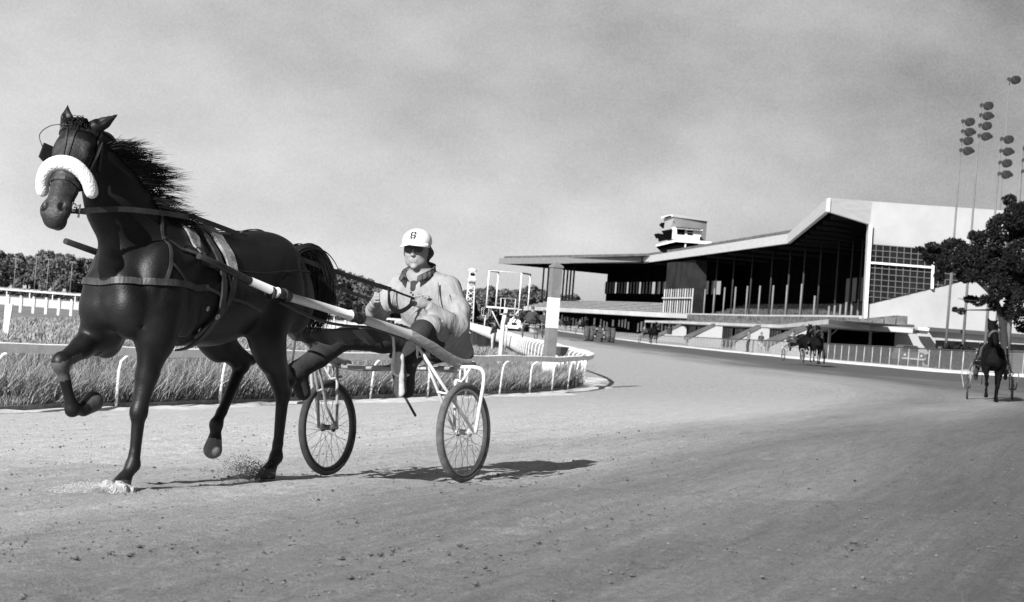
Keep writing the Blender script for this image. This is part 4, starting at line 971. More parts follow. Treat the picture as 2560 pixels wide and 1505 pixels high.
def horse_sdf(lod=1):
    s = SDF()
    # trunk
    s.ell((2.52, 0, 1.25), (.42, .235, .345), .08); s.ell((2.15, 0, 1.245), (.50, .285, .335), .10); s.ell((1.80, 0, 1.31), (.36, .245, .285), .10)
    s.ell((1.60, .10, 1.36), (.27, .165, .26), .08); s.ell((1.60, -.10, 1.36), (.27, .165, .26), .08)
    s.cone((2.62, 0, 1.50), (2.22, 0, 1.49), .10, .10, .10); s.cone((2.2, 0, 1.50), (1.75, 0, 1.52), .09, .09, .10)
    s.cone((2.88, 0, 1.33), (2.95, 0, 1.12), .17, .13, .10)
    for q in (-1, 1):
        s.ell((2.76, q * .185, 1.22), (.18, .115, .28), .06); s.ell((2.93, q * .105, 1.12), (.14, .125, .18), .035); s.ell((2.98, q * .09, 1.25), (.08, .08, .09), .04)
        s.ell((2.80, q * .185, 1.00), (.13, .09, .17), .05); s.ell((2.60, q * .205, 1.12), (.12, .07, .16), .05); s.ell((1.42, q * .13, 1.22), (.16, .12, .22), .07)
        s.cone((2.55, q * .2, 1.42), (2.86, q * .16, 1.12), .07, .06, .06)
    s.cone((1.62, 0, 1.50), (1.42, 0, 1.47), .13, .09, .10); s.cone((1.42, 0, 1.48), (1.30, 0, 1.50), .06, .035, .05)
    # muscle grooves, ribs and folds
    if lod == 0:
        def gr(p, q_, r1=.012, r2=.008, k=.035):
            for sg in (1, -1): s.cone((p[0], p[1] * sg, p[2]), (q_[0], q_[1] * sg, q_[2]), r1, r2, k, None, -1)
        gr((2.60, .295, 1.36), (2.66, .31, 1.12), .012, .014); gr((2.66, .31, 1.12), (2.72, .28, .98), .014, .010); gr((2.86, .30, 1.36), (2.90, .28, 1.14), .010, .012)
        gr((1.83, .30, 1.20), (1.77, .27, 1.02), .014, .012); gr((1.50, .255, 1.45), (1.46, .265, 1.15), .010, .012); gr((1.64, .27, 1.52), (1.72, .28, 1.34), .008, .012); gr((1.60, .26, 1.16), (1.56, .22, .98), .010, .012)
        for i in range(6): x_ = 2.40 - i * .085; gr((x_, .30, 1.32 - .01 * i), (x_ - .05, .29, 1.10), .006, .005, .022)
        s.cone((3.10, 0, 1.30), (3.08, 0, .98), .012, .022, .05, None, -1)
        gr((2.98, .17, 1.20), (2.93, .19, 1.02), .010, .012)
    # neck
    fl = (1, .60, 1)
    s.cone((2.68, 0, 1.42), (2.92, -.03, 1.72), .27, .20, .10, fl); s.cone((2.92, -.03, 1.72), (3.09, -.06, 1.98), .20, .135, .08, fl)
    s.cone((2.62, 0, 1.60), (2.98, -.05, 2.05), .09, .06, .06, (1, .6, 1)); s.cone((2.95, .05, 1.45), (3.05, -.01, 1.80), .035, .03, .05)
    # head
    P = V3(3.185, -.075, 2.078); a = V3(.315, .125, -.51); a /= np.linalg.norm(a); lat = V3(-a[1], a[0], 0); lat /= np.linalg.norm(lat); wv = np.cross(a, lat)
    rot = [a, lat, wv]
    H = lambda u, v, w_: P + a * u + lat * v + wv * w_
    s.ell(H(.05, 0, -.015), (.115, .098, .10), .05, rot)
    s.cone(H(.10, 0, -.01), H(.30, 0, .0), .098, .075, .04); s.cone(H(.30, 0, .0), H(.48, 0, .0), .073, .064, .04)
    for q in (-1, 1):
        s.ell(H(.19, q * .045, -.085), (.13, .042, .095), .05, rot)
        s.ell(H(.165, q * .086, .018), (.036, .020, .026), .02, rot)
        s.ell(H(.545, q * .045, .016), (.058, .036, .038), .02, rot); s.cone(H(.22, q * .07, -.02), H(.40, q * .058, -.015), .014, .008, .02)
        s.ell(H(.125, q * .075, .03), (.05, .03, .03), .03, rot)
    s.cone(H(.28, 0, -.055), H(.46, 0, -.045), .06, .04, .04)
    s.ell(H(.545, 0, -.005), (.080, .074, .060), .03, rot); s.ell(H(.605, 0, -.018), (.038, .062, .050), .02, rot); s.ell(H(.565, 0, -.072), (.055, .042, .034), .02, rot)
    if lod == 0:
        for q in (-1, 1): s.ell(H(.552, q * .052, .056), (.034, .017, .022), .008, rot, op=-1)
        s.cone(H(.53, q * .075, -.048), H(.63, q * .03, -.046), .006, .006, .006, op=-1)
    s.cone(H(.0, 0, -.03), (3.03, -.05, 1.95), .10, .13, .06, fl)
    # ears
    for q, tip in ((-1, H(-.165, -.085, .06)), (1, H(-.13, .205, .02))):
        b = H(-.02, q * .062, .01); mid_ = (b * .5 + tip * .5) + lat * q * .006
        s.cone(b, b * .75 + tip * .25, .042, .042, .03, None); s.cone(b * .75 + tip * .25, mid_, .042, .034, .01, None); s.cone(mid_, tip, .034, .005, .010, None)
        if lod == 0: s.cone(b * .6 + tip * .4 + wv * .036 , tip + wv * .02, .022, .008, .01, None, -1)
    # forelegs: left planted, right folded
    def foreleg(el, kn, fe, hoof, toe, q):
        el, kn, fe, hoof, toe = map(lambda v: V3(*v), (el, kn, fe, hoof, toe))
        s.cone((el[0] - .02, el[1] * .98, el[2] + .16), el, .13, .10, .06); s.cone(el, el * .5 + kn * .5, .092, .062, .05); s.cone(el * .5 + kn * .5, kn, .062, .044, .03)
        s.ell(kn, (.052, .047, .062), .025); s.ell(kn + V3(-.038, 0, -.005), (.018, .022, .028), .015); s.ell((el * .75 + kn * .25) + V3(.035, .01 * q, 0), (.05, .045, .11), .03); s.ell((el * .72 + kn * .28) + V3(-.045, 0, 0), (.035, .04, .09), .03)
        c1 = kn * .2 + fe * .8; tb_ = V3(-.020, 0, .0) if abs(fe[0] - kn[0]) < .05 else V3(.0, 0, .0); s.cone(kn + tb_, c1 + tb_ * 1.1, .024, .020, .008); s.cone(kn, c1, .038, .027, .02); s.cone(c1, fe, .029, .036, .02)
        s.ell(fe, (.045, .037, .045), .02); s.cone(fe, hoof, .034, .036, .02); s.cone(hoof, toe, .044, .062, .008)
    foreleg((2.80, .175, .95), (2.875, .13, .53), (2.885, .105, .235), (2.95, .10, .158), (2.985, .10, .11), 1)
    foreleg((2.86, -.165, .98), (3.22, -.14, .805), (3.12, -.14, .545), (3.03, -.14, .545), (2.955, -.14, .585), -1)
    # hind legs
    def hind(hip, st, ho, fe, hoof, toe, pt):
        hip, st, ho, fe, hoof, toe, pt = map(lambda v: V3(*v), (hip, st, ho, fe, hoof, toe, pt))
        s.cone(hip, st, .185, .125, .08, (1, .72, 1)); s.ell(st * .8 + ho * .2, (.11, .075, .14), .06); s.cone(st, ho, .10, .050, .05); s.ell(ho, (.052, .038, .062), .03)
        s.cone(hip + V3(-.13, 0, -.1), pt * .35 + hip * .65, .12, .06, .06, (1, .7, 1)); s.cone(pt * .5 + hip * .5 * 0 + st * .5 , pt, .045, .022, .04); s.cone(pt, ho, .026, .03, .03)
        c1 = ho * .2 + fe * .8; s.cone(ho + V3(-.022, 0, 0), c1 + V3(-.022, 0, 0), .024, .020, .008); s.cone(ho, c1, .041, .028, .02); s.cone(c1, fe, .031, .037, .02); s.ell(fe, (.045, .038, .045), .02)
        s.cone(fe, hoof, .034, .036, .02); s.cone(hoof, toe, .043, .060, .008)
    hind((1.60, .13, 1.26), (1.74, .165, .96), (1.515, .13, .62), (1.545, .11, .225), (1.60, .105, .155), (1.635, .105, .115), (1.425, .13, .70))
    hind((1.62, -.13, 1.26), (1.86, -.165, .99), (1.60, -.135, .80), (1.855, -.125, .43), (1.865, -.125, .345), (1.885, -.125, .275), (1.49, -.135, .83))
    return s, H, lat, wv, a
HIDE = M('bay_hide', 0.003, 0.46, 0.25, 4, bump=0.12, bscale=90, spec=0.32, stretch=(.6, 1, 1), v2=0.013, detail=8)
HIDEL = M('bay_hide_face', 0.018, 0.5, 0.3, 14, bump=0.3, bscale=60, spec=.3, v2=.045)
HOOFM = M('hoof_horn', .05, .5, .3, 30); HOOFD = M('hoof_sand', .16, .8, .3, 40); BOOT = M('knee_bandage', .07, .7, .2, 50)
hs, HH, hlat, hw_, ha = horse_sdf(0)
Pp = HH(0, 0, 0)
def hmat(c):
    c = c + np.array(HO); o = np.zeros(len(c))
    u = (c - Pp) @ ha; v = (c - Pp) @ hlat; w_ = (c - Pp) @ hw_
    o[(u > .1) & (w_ > -.045) & (c[:, 2] > 1.45) & (np.abs(v) < .12) & (u < .7)] = 1
    for q_ in (-1, 1):
        nc = HH(.552, q_ * .052, .050); o[np.linalg.norm(c - nc, axis=1) < .030] = 0
    o[(c[:, 2] < .155) & (c[:, 2] < .20)] = 2
    for P1, P2 in (((1.865, -.125, .345), (1.885, -.125, .275)), ((3.03, -.14, .545), (2.955, -.14, .585))):
        P1 = np.array(P1); D = np.array(P2) - P1; tt = ((c - P1) @ D) / (D @ D); o[(tt > 0.15) & (np.linalg.norm(c - P1, axis=1) < .16)] = 3 if P1[2] < .4 else 2
    kn = np.array((3.22, -.14, .805)); fe = np.array((3.12, -.14, .545)); D = fe - kn; tt = ((c - kn) @ D) / (D @ D)
    o[(tt > -.05) & (tt < .36) & (np.linalg.norm(c - kn, axis=1) < .14)] = 4
    return o
hme = hs.mesh(.0095, 'horse_body', HO, zmin=.088); setmat(hme, hmat)
horse = empty('harness_horse', mat=FR @ Matrix.Translation(HO)); tag(horse, 'dark bay racehorse in the foreground at full pace with white shadow roll and flying mane', 'horse')
hbody = link('body', hme, [HIDE, HIDEL, HOOFM, HOOFD, BOOT], horse)
# eyes
q = MB()
for sgn in (-1, 1):
    c = HH(.168, sgn * .098, .012) - np.array(HO); q.lathe([(0, -.016), (.011, -.011), (.016, 0), (.011, .011), (0, .016)], 10, mat=Matrix.Translation(Vector(c)))
q.build('eyes', M('eye_dark', .01, .08), horse)
# hair
HAIR = M('horse_hair', .008, .5, .4, 30)
def strands(name, guides, n, rad, jit, parent, offv, mat=HAIR, seed=3, lenj=(.65, 1.1), clump=0):
    r = np.random.default_rng(seed); V = []; Q = []; G = [np.array([tuple(p) for p in catmull(g, 4)]) for g in guides]; m_ = len(G[0])
    CL = [(r.uniform(0, len(G) - 1.001), r.normal(0, jit * 2.0, 3), r.uniform(*lenj)) for _ in range(clump)]
    for i in range(n):
        f = r.uniform(0, len(G) - 1.001); cl_ = CL[i % clump] if clump and r.uniform() < .85 else None
        if cl_: f = float(np.clip(cl_[0] + r.normal(0, .12), 0, len(G) - 1.001))
        k = int(f); f -= k; P = G[k] * (1 - f) + G[k + 1] * f
        lf_ = r.uniform(*lenj) if not cl_ else cl_[2] * r.uniform(.75, 1.1); ts = np.linspace(0, m_ - 1, m_) * min(lf_, 1.0); P = np.stack([np.interp(ts, np.arange(m_), P[:, j]) for j in range(3)], 1)
        if lf_ > 1: P = P[0] + (P - P[0]) * lf_
        ph = r.uniform(0, 6, 3); fr = r.uniform(1, 2.5, 3); am = r.normal(0, jit, 3) if not cl_ else cl_[1] * np.array([.6, 1, 1]) + r.normal(0, jit * .35, 3)
        tt = np.linspace(0, 1, m_)[:, None]; P = P + (tt ** 1.2) * am + tt * .35 * jit * np.sin(ph + tt * fr * 5) + r.normal(0, jit * .12, 3)
        b = len(V)
        for j in range(m_):
            rr = rad * (1 - .93 * (j / (m_ - 1)) ** 1.5)
            d = P[min(j + 1, m_ - 1)] - P[max(j - 1, 0)]; d /= np.linalg.norm(d) + 1e-9; sd_ = np.cross(d, (0.2, .3, .9)); sd_ /= np.linalg.norm(sd_) + 1e-9; u = np.cross(sd_, d)
            for a_ in (0, 2.094, 4.189): V.append(P[j] + sd_ * rr * math.cos(a_) + u * rr * math.sin(a_))
        for j in range(m_ - 1):
            for k2 in range(3): Q.append((b + j * 3 + k2, b + j * 3 + (k2 + 1) % 3, b + j * 3 + 3 + (k2 + 1) % 3, b + j * 3 + 3 + k2))
    return link(name, npmesh(name, np.array(V) - np.array(offv), np.array(Q)), mat, parent)
crest = [(3.08, -.06, 2.05), (3.02, -.05, 2.02), (2.94, -.04, 1.97), (2.85, -.02, 1.89), (2.76, 0, 1.81), (2.68, 0, 1.73), (2.58, 0, 1.66), (2.47, 0, 1.62)]
gl = []
for i, c in enumerate(crest):
    L_ = [.10, .19, .24, .25, .24, .20, .18, .15][i]; y = .01
    dz = [.0, .01, .02, .0, -.02, -.05, -.05, -.03][i]
    gl.append([(c[0] + .03, y + c[1], c[2] - .04), (c[0] - L_ * .3, y + .03, c[2] - .005 + dz * .3), (c[0] - L_ * .7, y + .06, c[2] + dz * .6), (c[0] - L_ * 1.1, y + .09, c[2] + dz)])
strands('mane', gl, 1500, .0030, .022, horse, HO, seed=4, lenj=(.5, 1.15), clump=44)
gt = [[(1.36, y, 1.49), (1.28, y * 1.3, 1.555), (1.17, y * 1.8, 1.55), (1.08, y * 2, 1.45), (1.02, y * 1.9, 1.30), (1.04, y * 1.5, 1.13), (1.09, y, 1.0)] for y in (-.08, -.03, .03, .08)]
strands('tail', gt, 1700, .0065, .028, horse, HO, seed=5, lenj=(.6, 1.0))
q = [[tuple(HH(-.03, y, .02)), tuple(HH(-.04, y * 1.2, .07)), tuple(HH(.0, y, .10)), tuple(HH(.05, y * .8, .095))] for y in (-.05, 0, .05)]
strands('forelock', q, 160, .004, .018, horse, HO, seed=6)

# tack laid on the hide
bm_v = [Vector(v.co) for v in hme.vertices]; BVH = BVHTree.FromPolygons(bm_v, [tuple(p.vertices) for p in hme.polygons])
def strap(q, pts, width, off=.006, th=.004, snap=.16, mi=0, step=.022, twist=None):
    P = [Vector(p) - Vector(HO) for p in pts]; path = []
    for i in range(len(P) - 1):
        n_ = max(1, int((P[i + 1] - P[i]).length / step))
        for k in range(n_): path.append(P[i].lerp(P[i + 1], k / n_))
    path.append(P[-1]); pos = []; nor = []
    for p in path:
        l, n_, i, d = BVH.find_nearest(p)
        if d is not None and d < snap: pos.append(l + n_ * off); nor.append(n_)
        else: pos.append(p); nor.append(nor[-1] if nor else Vector((0, 1, 0)))
    for _ in range(2): nor = [(nor[max(i - 1, 0)] + nor[i] + nor[min(i + 1, len(nor) - 1)]).normalized() for i in range(len(nor))]
    vs = []; n_ = len(pos)
    for i in range(n_):
        t = (pos[min(i + 1, n_ - 1)] - pos[max(i - 1, 0)]).normalized(); sd_ = t.cross(nor[i]); 
        if sd_.length < 1e-4: sd_ = Vector((0, 0, 1))
        sd_.normalize(); u = nor[i]
        for a_, b_ in ((-1, -1), (1, -1), (1, 1), (-1, 1)): vs.append(pos[i] + sd_ * (a_ * width / 2) + u * (b_ * th / 2))
    fs = [(i * 4 + k, i * 4 + (k + 1) % 4, i * 4 + 4 + (k + 1) % 4, i * 4 + 4 + k) for i in range(n_ - 1) for k in range(4)] + [(3, 2, 1, 0), tuple(len(vs) - 4 + k for k in range(4))]
    q.add(vs, fs, mi); return q
def HP(u, v, w_): return tuple(HH(u, v, w_))
# bridle
q = MB()
strap(q, [HP(.0, -.11, .0), HP(.02, -.06, .09), HP(.03, 0, .10), HP(.03, .06, .09), HP(.0, .11, .0)], .022)
for s_ in (-1, 1):
    strap(q, [HP(-.06, s_ * .05, -.06), HP(.0, s_ * .11, -.03), HP(.14, s_ * .11, -.06), HP(.30, s_ * .09, -.04), HP(.46, s_ * .075, -.03)], .022)
    strap(q, [HP(-.02, s_ * .03, .10), HP(.10, s_ * .02, .10), HP(.30, s_ * .01, .08)], .012)
    strap(q, [HP(.0, s_ * .10, -.05), HP(.14, s_ * .07, -.16), HP(.16, 0, -.19)], .018)
strap(q, [HP(.36, -.09, -.05), HP(.37, -.05, .06), HP(.37, .05, .06), HP(.36, .09, -.05)], .02)
strap(q, [HP(.38, -.07, -.06), HP(.38, 0, -.11), HP(.38, .07, -.06)], .02)
br = q.build('bridle', LEATH, horse)
q = MB()
for s_ in (-1, 1):
    q.lathe([(.018, -.004), (.026, 0), (.018, .004), (.018, -.004)], 14, mat=Matrix.Translation(Vector(HH(.49, s_ * .075, -.04)) - Vector(HO)) @ Matrix.Rotation(PI / 2, 4, 'X'))
    q.tube([Vector(HH(.49, s_ * .075, -.04)) - Vector(HO), Vector(HH(.46, s_ * .10, -.05)) - Vector(HO), Vector(HH(.52, s_ * .09, -.09)) - Vector(HO)], .006, 6)
    q.build('bit_ring', STEEL, horse); q = MB()
# blinkers
for s_ in (-1, 1):
    q = MB(); f = s_
    c = [HP(.07, f * .115, -.04), HP(.09, f * .165, .035), HP(.20, f * .165, .045), HP(.235, f * .11, -.03)]
    q.prism([Vector(p) - Vector(HO) for p in c], tuple(hlat * f * .006)); q.build('blinker', LEATH, horse)
q = MB(); q.tube([Vector(p) - Vector(HO) for p in catmull([HP(.02, -.0, .105), HP(.02, -.12, .10), HP(.06, -.19, .07), HP(.12, -.17, .04)], 5)], .003, 5); q.build('blinker_stay', LEATH, horse)
# fleece shadow roll
FLEECE = M('white_fleece', .78, .95, .06, 60, bump=.5, bscale=90, sheen=.3)
sr = SDF(); arc = catmull([HP(.375, -.132, -.04), HP(.335, -.122, .015), HP(.298, -.075, .075), HP(.285, 0, .095), HP(.298, .075, .075), HP(.335, .13, .015), HP(.375, .145, -.05)], 3)
n_ = len(arc)
for i in range(n_ - 1):
    f = lambda j: .026 + .013 * math.sin(PI * min(max(j / (n_ - 1), 0.12 if j < n_ / 2 else 0), .78)) ** .6
    sr.cone(tuple(arc[i]), tuple(arc[i + 1]), f(i), f(i + 1), .012)
link('shadow_roll', sr.mesh(.007, 'shadow_roll', HO), FLEECE, horse)
# breast collar and neck strap
q = MB()
strap(q, [(2.45, .30, 1.25), (2.7, .30, 1.26), (2.9, .25, 1.265), (3.05, .15, 1.27), (3.12, 0, 1.265), (3.05, -.15, 1.27), (2.9, -.25, 1.26), (2.6, -.3, 1.25)], .038, th=.008, off=.010)
strap(q, [(2.66, .05, 1.70), (2.72, .15, 1.58), (2.76, .2, 1.45), (2.80, .26, 1.36), (2.84, .28, 1.28)], .022)
strap(q, [(2.79, .26, 1.37), (2.72, .28, 1.31), (2.66, .3, 1.26)], .016)
strap(q, [(2.66, -.05, 1.70), (2.72, -.15, 1.58), (2.80, -.26, 1.36), (2.84, -.28, 1.28)], .022)
q.build('breast_collar', M('collar_leather', .02, .5, .35, 12, v2=.065), horse)
# saddle pad: pale felt pieces
PAD = M('pale_felt_pad', .06, .9, .3, 16, bump=.3, bscale=60, v2=.30); q = MB()
strap(q, [(2.44, .0, 1.66), (2.44, .12, 1.56), (2.46, .22, 1.44)], .085, th=.012, off=.012)
strap(q, [(2.22, .0, 1.63), (2.22, .12, 1.56), (2.22, .22, 1.46), (2.24, .27, 1.35)], .075, th=.02, off=.016)
strap(q, [(2.44, .0, 1.66), (2.44, -.12, 1.56), (2.46, -.22, 1.44)], .085, th=.012, off=.012)
q.build('saddle_pad', PAD, horse)
q = MB()
strap(q, [(2.33, -.28, 1.3), (2.33, -.2, 1.5), (2.33, 0, 1.64), (2.33, .2, 1.5), (2.33, .30, 1.28), (2.34, .31, 1.1), (2.38, .22, .95), (2.4, 0, .88)], .036, th=.014, off=.022)
strap(q, [(2.22, .28, 1.36), (2.26, .31, 1.22), (2.33, .31, 1.08), (2.40, .26, .98), (2.44, .2, .92)], .035, th=.010, off=.018)
strap(q, [(2.74, .18, 1.52), (2.60, .27, 1.45), (2.45, .30, 1.40), (2.30, .31, 1.37), (2.27, .31, 1.25), (2.30, .31, 1.12)], .020, th=.008, off=.020)
strap(q, [(2.46, .30, 1.25), (2.32, .33, 1.20), (2.1, .34, 1.16), (1.9, .33, 1.10)], .018, th=.006, off=.012)
q.build('saddle_girth', LEATH2, horse)
q = MB()
for p, r_ in (((2.45, .30, 1.12), .014), ((2.36, .32, 1.06), .016), ((2.31, .31, 1.37), .014), ((2.5, .29, .99), .013)):
    l, nn_, i_, d_ = BVH.find_nearest(Vector(p) - Vector(HO)); q.lathe([(r_ * .5, -.003), (r_ * 1.2, 0), (r_ * .5, .003), (r_ * .5, -.003)], 12, mat=Matrix.Translation(l + nn_ * .03) @ nn_.to_track_quat('Z', 'Y').to_matrix().to_4x4())
q.tube([Vector((2.33, .05, 1.66)) - Vector(HO), Vector((2.33, .05, 1.70)) - Vector(HO)], .012, 8)
q.build('buckles', STEEL, horse)
q = MB(); strap(q, [(2.30, .0, 1.66), (2.1, .0, 1.62), (1.9, 0, 1.64), (1.7, 0, 1.66), (1.5, 0, 1.62), (1.38, 0, 1.55)], .022, th=.006, off=.006); q.build('back_strap', LEATH, horse)
q = MB(); strap(q, [(2.55, 0, 1.70), (2.8, .0, 1.90), (3.0, 0, 2.08), HP(-.05, 0, .03)], .010, snap=.02); q.build('check_rein', LEATH, horse)
# reins: bit to terret to the driver's hands
q = MB(); hof = Vector(HO)
def rope(pts, wd, th=.005):
    P = [p - hof for p in catmull(pts, 6)]; vs = []; n_ = len(P)
    for i in range(n_):
        t = (P[min(i + 1, n_ - 1)] - P[max(i - 1, 0)]).normalized(); sd_ = Vector((0, 0, 1)) - t * t.z; sd_.normalize(); u = t.cross(sd_)
        for a_, b_ in ((-1, -1), (1, -1), (1, 1), (-1, 1)): vs.append(P[i] + sd_ * a_ * wd / 2 + u * b_ * th / 2)
    q.add(vs, [(i * 4 + k, i * 4 + (k + 1) % 4, i * 4 + 4 + (k + 1) % 4, i * 4 + 4 + k) for i in range(n_ - 1) for k in range(4)] + [(3, 2, 1, 0), tuple(len(vs) - 4 + k for k in range(4))])
rope([HP(.50, .085, -.06), (3.1, .16, 1.66), (2.8, .22, 1.66), (2.5, .14, 1.665), (2.33, .06, 1.675), (1.9, .08, 1.60), (1.3, .12, 1.48), (.7, .16, 1.38), (.35, .18, 1.33)], .030)
rope([(.35, .18, 1.33), (.2, .19, 1.30), (.05, .20, 1.275)], .014)
rope([HP(.50, -.085, -.06), (3.05, -.18, 1.66), (2.7, -.2, 1.66), (2.33, -.06, 1.675), (1.7, -.10, 1.56), (1.0, -.12, 1.42), (.6, -.12, 1.34), (.15, -.12, 1.27)], .026)
rope([(.78, -.12, 1.37), (.68, -.11, 1.26), (.58, -.11, 1.25), (.52, -.12, 1.32)], .034); rope([(.38, .18, 1.335), (.36, .18, 1.22), (.26, .19, 1.18), (.12, .19, 1.225), (.10, .20, 1.275)], .032)
q.build('reins', LEATH2, horse)
q = MB()
strap(q, [(2.2, .32, 1.38), (1.9, .33, 1.38), (1.6, .30, 1.40), (1.3, .2, 1.4)], .008, snap=.25, off=.008)
q.build('quarter_strap', LEATH, horse)

# ------------------------------------------------------------------ sulky
WSPK = M('spoke_steel', .3, .4, metal=.6); WOOD = M('varnished_wood', .20, .4, .3, 12, stretch=(1, 5, 5), v2=.38); SHW = M('shaft_white', .66, .45, .12, 8); SHG = M('shaft_grey', .58, .45, .1, 8)
def sulky_parts():
    root = empty('racing_sulky', mat=FR @ Matrix.Translation(SO))
    for sgn in (1, -1):
        # long shaft: black tip, white sleeves, wooden heel
        pts = [(2.62, .33, 1.425), (2.45, .335, 1.385), (2.17, .35, 1.305), (2.165, .35, 1.303), (1.92, .365, 1.245), (1.915, .365, 1.244), (1.80, .372, 1.222), (1.795, .372, 1.221), (1.5, .385, 1.178), (1.18, .40, 1.128), (1.175, .40, 1.127), (1.05, .41, 1.107), (1.045, .41, 1.106), (.80, .425, 1.065), (.55, .445, 1.02), (.54, .446, 1.018), (.30, .485, .935), (.15, .50, .875), (.02, .515, .835), (-.10, .53, .82), (-.2, .53, .815)]
        rd = [.018, .022, .022, .026, .027, .034, .034, .027, .028, .030, .037, .037, .031, .032, .033, .036, .038, .038, .036, .032, .022]
        ms = [1, 1, 1, 0, 0, 1, 1, 0, 0, 0, 1, 1, 0, 2, 2, 3, 3, 3, 3, 3, 3]
        if sgn < 0: pts[0] = (3.0, .33, 1.50); pts[1] = (2.62, .33, 1.43); ms = [1, 1, 1, 1] + ms[4:]
        MB().tube([(x, sgn * y, z) for x, y, z in pts], rd, 12, mis=ms).build('shaft', [SHW, LEATH, SHG, WOOD], root)
        # wheel
        wr = .348; cx, cy, cz = 0, sgn * .572, wr
        Mx = Matrix.Translation((cx, cy, cz)) @ Matrix.Rotation(PI / 2, 4, 'X')
        wheel = empty('wheel'); wheel.parent = root; wheel.location = (cx, cy, cz)
        Mw = Matrix.Rotation(PI / 2, 4, 'X')
        MB().lathe([(wr - .024 + .024 * math.cos(a), .026 * math.sin(a)) for a in np.linspace(0, 2 * PI, 13)], 56, mat=Mw).build('tyre', RUBD if sgn > 0 else RUBB, wheel)  # far wheel's tyre, rim and hub get darker copies, shade put into colour
        MB().lathe([(wr - .046, -.014), (wr - .060, -.012), (wr - .056, 0), (wr - .060, .012), (wr - .046, .014)], 56, mat=Mw).build('rim', CHROME if sgn > 0 else M('shaded_rim', .07, .4), wheel)
        q = MB()
        for i in range(32):
            a = 2 * PI * i / 32; sd_ = 1 if i % 2 else -1; a2 = a + (.9 if (i // 2) % 2 else -.9); q.tube([(.024 * math.cos(a2), sd_ * .04, .024 * math.sin(a2)), ((wr - .055) * math.cos(a), 0, (wr - .055) * math.sin(a))], .0017, 4)
        q.build('spokes', WSPK, wheel)
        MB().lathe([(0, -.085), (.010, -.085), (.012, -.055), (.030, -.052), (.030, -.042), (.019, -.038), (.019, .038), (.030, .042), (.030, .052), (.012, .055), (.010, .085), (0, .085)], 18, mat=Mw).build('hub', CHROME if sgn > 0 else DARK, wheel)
        # arched fork and stays
        q = MB(); Y = lambda y: sgn * y
        q.tube([tuple(p) for p in catmull([(-.02, Y(.46), .795), (0, Y(.56), .80), (0, Y(.655), .80), (0, Y(.715), .775), (0, Y(.725), .70), (0, Y(.70), .55), (0, Y(.665), .345)], 5)], .0135, 8)
        q.tube([(.42, Y(.445), .94), (.2, Y(.53), .66), (0, Y(.655), .35)], .0115, 8); q.tube([(.38, Y(.435), .93), (.24, Y(.47), .70), (.13, Y(.50), .50), (0, Y(.498), .352)], .0105, 8)
        q.tube([(.21, Y(.475), .63), (.17, Y(.56), .61)], .009, 6)
        q.tube([(-.02, Y(.47), .72), (.0, Y(.55), .70), (.0, Y(.575), .73), (0, Y(.62), .80)], .010, 7); q.tube([(0, Y(.575), .80), (0, Y(.578), .715)], .010, 7); q.tube([(0, Y(.535), .80), (0, Y(.535), .715)], .008, 7)
        q.tube([(0, Y(.50), .79), (0, Y(.497), .6), (0, Y(.495), .35)], .011, 8)
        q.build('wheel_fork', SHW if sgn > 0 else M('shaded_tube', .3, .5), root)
        # stirrup hoop
        q = MB(); q.tube([tuple(p) for p in catmull([(.66, Y(.40), 1.0), (.66, Y(.41), .90), (.68, Y(.41), .80), (.64, Y(.41), .745), (.52, Y(.42), .74), (.43, Y(.42), .78), (.40, Y(.43), .88), (.40, Y(.43), .95)], 4)], .009, 7)
        q.tube([(.42, Y(.425), .86), (.36, Y(.43), .87), (.30, Y(.44), .90)], .007, 6); q.build('stirrup', SHW, root)
    # cross arch, seat and apron
    q = MB(); q.tube([tuple(p) for p in catmull([(-.1, .53, .80), (-.2, .40, .78), (-.26, 0, .79), (-.2, -.40, .78), (-.1, -.53, .80)], 5)], .022, 8); q.tube([(.0, .48, .79), (0, 0, .78), (0, -.48, .79)], .014, 8); q.build('axle_arch', WOOD, root)
    q = MB()
    for y in (-.12, .16): q.tube([(.0, y, .78), (-.28, y, .83), (-.58, y, .86)], .012, 7)
    q.build('seat_rail', DARK, root)
    q = MB(); pr = [(-.66, .875), (-.62, .86), (-.24, .855), (-.22, .87), (-.24, .90), (-.5, .895), (-.62, .92), (-.66, .93)]; q.prism([(x, -.20, z) for x, z in pr], (0, .46, 0)); q.build('seat', LEATH, root)
    q = MB(); n_ = 14
    for i in range(n_ - 1):
        def rowp(j, k): 
            y = -.42 + .82 * j / (n_ - 1); sag = .018 * math.sin(PI * j / (n_ - 1)) + .006 * math.sin(j * 1.9); return (.80 - .05 * k + .01 * math.sin(j * 1.3), y, 1.055 - sag - k * .030 + (.0 if k < 3 else .012 * math.sin(j * 2.3)))
        for k in range(3): q.add([rowp(i, k), rowp(i + 1, k), rowp(i + 1, k + 1), rowp(i, k + 1)], [(0, 1, 2, 3)], smooth=True)
    q.tube([(.80, -.425, 1.06), (.80, 0, 1.04), (.80, .425, 1.06)], .010, 6); q.build('mud_apron', LEATH, root)
    for x, y in ((1.98, .362), (1.86, .37), (1.15, .402), (1.08, .408)):
        q = MB(); q.tube([(x, y, np.interp(x, [1.05, 1.9], [1.107, 1.24])), (x - .02, y, np.interp(x, [1.05, 1.9], [1.107, 1.24]) + .0)], .040, 12); q.build('shaft_strap', LEATH, root)
    q = MB(); q.tube([tuple(p) for p in catmull([(1.9, .37, 1.19), (1.5, .38, 1.09), (1.2, .385, 1.06), (.9, .40, 1.05), (.5, .42, .98)], 5)], .010, 6); q.build('trace', LEATH, root)
    q = MB(); q.tube([(-.42, -.20, .60), (-.60, -.2, .43)], .010, 6); q.tube([(-.40, -.20, .62), (-.42, -.20, .78)], .006, 5); q.build('trailing_stick', DARK, root)
    return root
